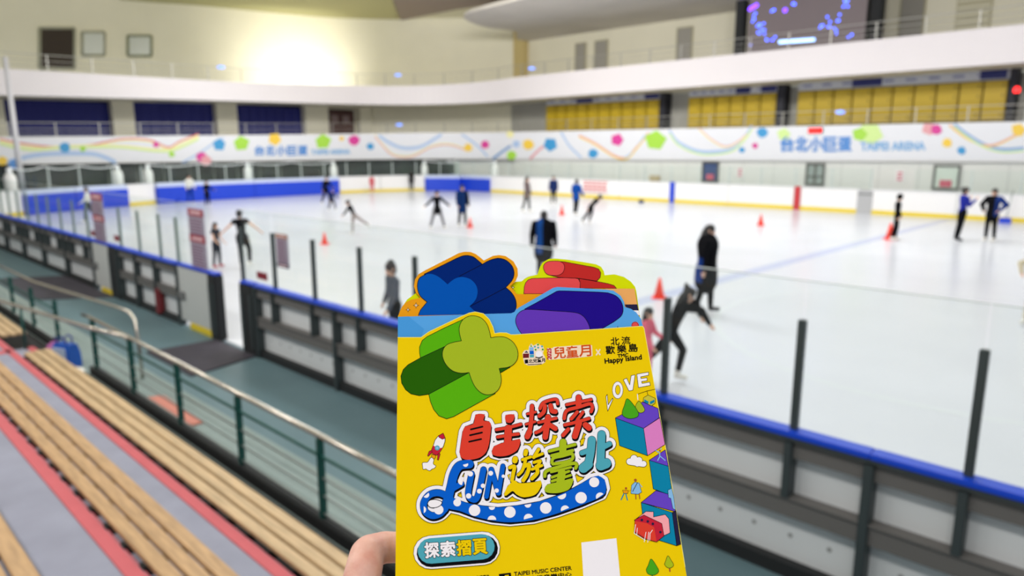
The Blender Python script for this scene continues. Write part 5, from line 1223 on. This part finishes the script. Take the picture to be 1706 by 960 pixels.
A.fill(z8((160, 555), (245, 490), (300, 492), (300, 530), (385, 512), (412, 545), (420, 645), (372, 668), (340, 580)), LPK, 5, line=K, lw=.8); A.fill(z8((165, 550), (230, 516), (360, 578), (376, 668), (322, 712), (240, 690), (160, 640)), CRS, 6, line=K, lw=.8); A.fill(z8((165, 560), (250, 575), (305, 605), (322, 710), (250, 690), (160, 630)), RE, 7)
for x, y in ((215, 552), (258, 562), (295, 580), (350, 640)): A.disc(z8((x, y))[0], 2.2, DKN, 8, 10)
for pts in (((170, 585), (160, 650), (240, 700)), ((182, 610), (178, 660)), ((245, 640), (232, 712)), ((265, 640), (258, 715)), ((292, 625), (275, 650), (272, 700))): A.stroke(z8(*pts), 1.0, WI, 8)
# strolling figures, plain
A.fill(z8((165, 275), (195, 285), (214, 350), (188, 365), (135, 360), (140, 300)), SK2, 2, line=K, lw=.6); A.disc(z8((168, 262))[0], 2.4, BR, 3, 10); A.stroke(z8((170, 365), (172, 400)), 1.7, BR, 2); A.stroke(z8((196, 365), (200, 398)), 1.7, BR, 2); A.stroke(z8((190, 280), (216, 312)), 1.2, SK2, 2); A.stroke(z8((182, 282), (148, 345)), 1.0, K, 3)
A.fill(z8((75, 335), (118, 338), (112, 360), (82, 358)), ORG, 2, line=K, lw=.5); A.disc(z8((100, 322))[0], 2.0, BR, 3, 10); A.stroke(z8((85, 360), (64, 405)), 1.8, TB, 2); A.stroke(z8((98, 360), (110, 408)), 1.8, TB, 2); A.stroke(z8((115, 345), (138, 332)), 1.1, ORG, 2)
# trees
A.fill(crom(z8((282, 835), (262, 880), (247, 915), (262, 945), (305, 952), (338, 925), (318, 880)), 4, True), GRN, 2, line=K, lw=.7); A.stroke(z8((290, 940), (291, 990)), 2.0, ink('bark_green', (60, 120, 60)), 1.5)
A.fill(crom(z8((404, 812), (388, 850), (380, 875), (400, 898), (425, 900), (446, 880), (428, 845)), 4, True), OL, 2, line=K, lw=.7); A.stroke(z8((416, 898), (419, 925)), 2.4, BR, 1.5)
# blank white square, lower lettering
A.fill(zq((1150, 97), (1548, 48), (1590, 478), (1604, 560), (1180, 610)), WI, 1)
A.text('TAIPEI MUSIC CENTER', zq((388, 478))[0], zq((1040, 408))[0], 6.6, K, 2, bold=.5)
A.text('臺北流行音樂中心', zq((400, 545))[0], zq((1040, 478))[0], 7.0, K, 2, bold=.5)
A.fill(zq((212, 455), (348, 440), (366, 590), (228, 606)), K, 2); A.stroke(zq((270, 560), (285, 475), (320, 470)), 2, YE, 3)
A.text('指導單位', zq((-40, 520))[0], zq((105, 505))[0], 6.5, K, 2, bold=.4)
fin(mb, ms, 'front_panel')

# ------------------------------------------------------------------ the hand
def hp(px, py, dd): return at_depth(px, py, plane_depth(px, py) + dd)
w0 = hp(545, 1330, .02)
hand = empty('hand', w0, 0, 'bare hand curling its fingers round the edge of the yellow brochure', 'hand')
HS = bpy.data.materials.new('hand_skin'); HS.use_nodes = True; nt = HS.node_tree; b = nt.nodes['Principled BSDF']
tc = nt.nodes.new('ShaderNodeTexCoord'); n1 = nt.nodes.new('ShaderNodeTexNoise'); n1.inputs['Scale'].default_value = 90; n1.inputs['Detail'].default_value = 4
rp = nt.nodes.new('ShaderNodeValToRGB'); rp.color_ramp.elements[0].color = srgb(206, 146, 130); rp.color_ramp.elements[1].color = srgb(222, 176, 160); rp.color_ramp.elements[0].position = .35; rp.color_ramp.elements[1].position = .65
n2 = nt.nodes.new('ShaderNodeTexVoronoi'); n2.inputs['Scale'].default_value = 900; bp = nt.nodes.new('ShaderNodeBump'); bp.inputs['Strength'].default_value = .12; bp.inputs['Distance'].default_value = .0006
nt.links.new(tc.outputs['Object'], n1.inputs['Vector']); nt.links.new(n1.outputs['Fac'], rp.inputs[0]); nt.links.new(rp.outputs[0], b.inputs['Base Color']); nt.links.new(tc.outputs['Object'], n2.inputs['Vector']); nt.links.new(n2.outputs['Distance'], bp.inputs['Height']); nt.links.new(bp.outputs[0], b.inputs['Normal'])
b.inputs['Roughness'].default_value = .5; b.inputs['Subsurface Weight'].default_value = .15; b.inputs['Subsurface Radius'].default_value = (.006, .002, .001); b.inputs['Subsurface Scale'].default_value = .4
seg = []
def chain(pts, rs):
    pts = [p - w0 for p in pts]
    for i in range(len(pts) - 1): seg.append((pts[i], rs[i], pts[i + 1], rs[i + 1]))
# index: proximal limb in the open, bent back behind the paper at the knuckle
chain([hp(574, 1120, .008), hp(592, 1010, .000), hp(606, 950, .001), hp(611, 925, .004)], [.0098, .0082, .0080, .0076])
chain([hp(614, 920, .006), hp(640, 912, .0125), hp(690, 912, .0150), hp(712, 918, .0145), hp(752, 940, .0125)], [.0073, .0069, .0066, .0064, .0052])
chain([hp(586, 1190, .012), hp(606, 1080, .004), hp(622, 1020, .008)], [.0102, .0086, .0082]); chain([hp(624, 1018, .010), hp(690, 1012, .0165), hp(716, 1018, .016), hp(760, 1042, .0135)], [.0078, .0072, .0068, .0055])
chain([hp(596, 1260, .014), hp(618, 1160, .006), hp(632, 1100, .010)], [.0098, .0082, .0078]); chain([hp(634, 1098, .012), hp(690, 1092, .0165), hp(716, 1098, .016), hp(752, 1116, .0135)], [.0074, .007, .0066, .0053])
chain([hp(600, 1320, .016), hp(630, 1235, .010), hp(640, 1185, .012)], [.0086, .0072, .0068]); chain([hp(642, 1183, .013), hp(688, 1176, .0158), hp(706, 1180, .0155), hp(735, 1192, .0135)], [.0064, .006, .0056, .0046])
# palm and wrist
for a, bq in (((574, 1120), (548, 1330)), ((586, 1190), (556, 1345)), ((596, 1260), (566, 1360)), ((600, 1320), (575, 1375))):
    seg.append((hp(*a, .010) - w0, .0115, hp(*bq, .022) - w0, .015))
seg.append((hp(580, 1200, .004) - w0, .012, hp(575, 1330, .010) - w0, .016))
seg.append((hp(555, 1345, .022) - w0, .021, hp(520, 1600, .03) - w0, .024)); seg.append((hp(580, 1370, .022) - w0, .019, hp(555, 1600, .03) - w0, .024))
# thumb across the front
chain([hp(572, 1340, .006), hp(625, 1240, -.012), hp(680, 1160, -.0125), hp(738, 1090, -.0085)], [.0155, .0112, .0095, .0072])
capsules(seg, .0011, 'body', HS, hand, 5)
NAIL = mat('nail', (236, 186, 172), .3)
m = MB(); c = hp(728, 1100, -.0165) - w0; ax = (hp(738, 1090, 0) - hp(680, 1160, 0)).normalized(); sd = ax.cross(BN).normalized()
vs = []; 
for i in range(7):
    v = i / 6 - .5
    for j in range(7):
        u = j / 6 - .5; vs.append(c + ax * (v * .012) + sd * (u * .0105 * (1 - .5 * abs(v))) - BN * (.006 * u * u * 4 * .5))
m.add(vs, [(i * 7 + j, i * 7 + j + 1, i * 7 + j + 8, i * 7 + j + 7) for i in range(6) for j in range(6)], 0, True); m.build('thumbnail', NAIL, hand)
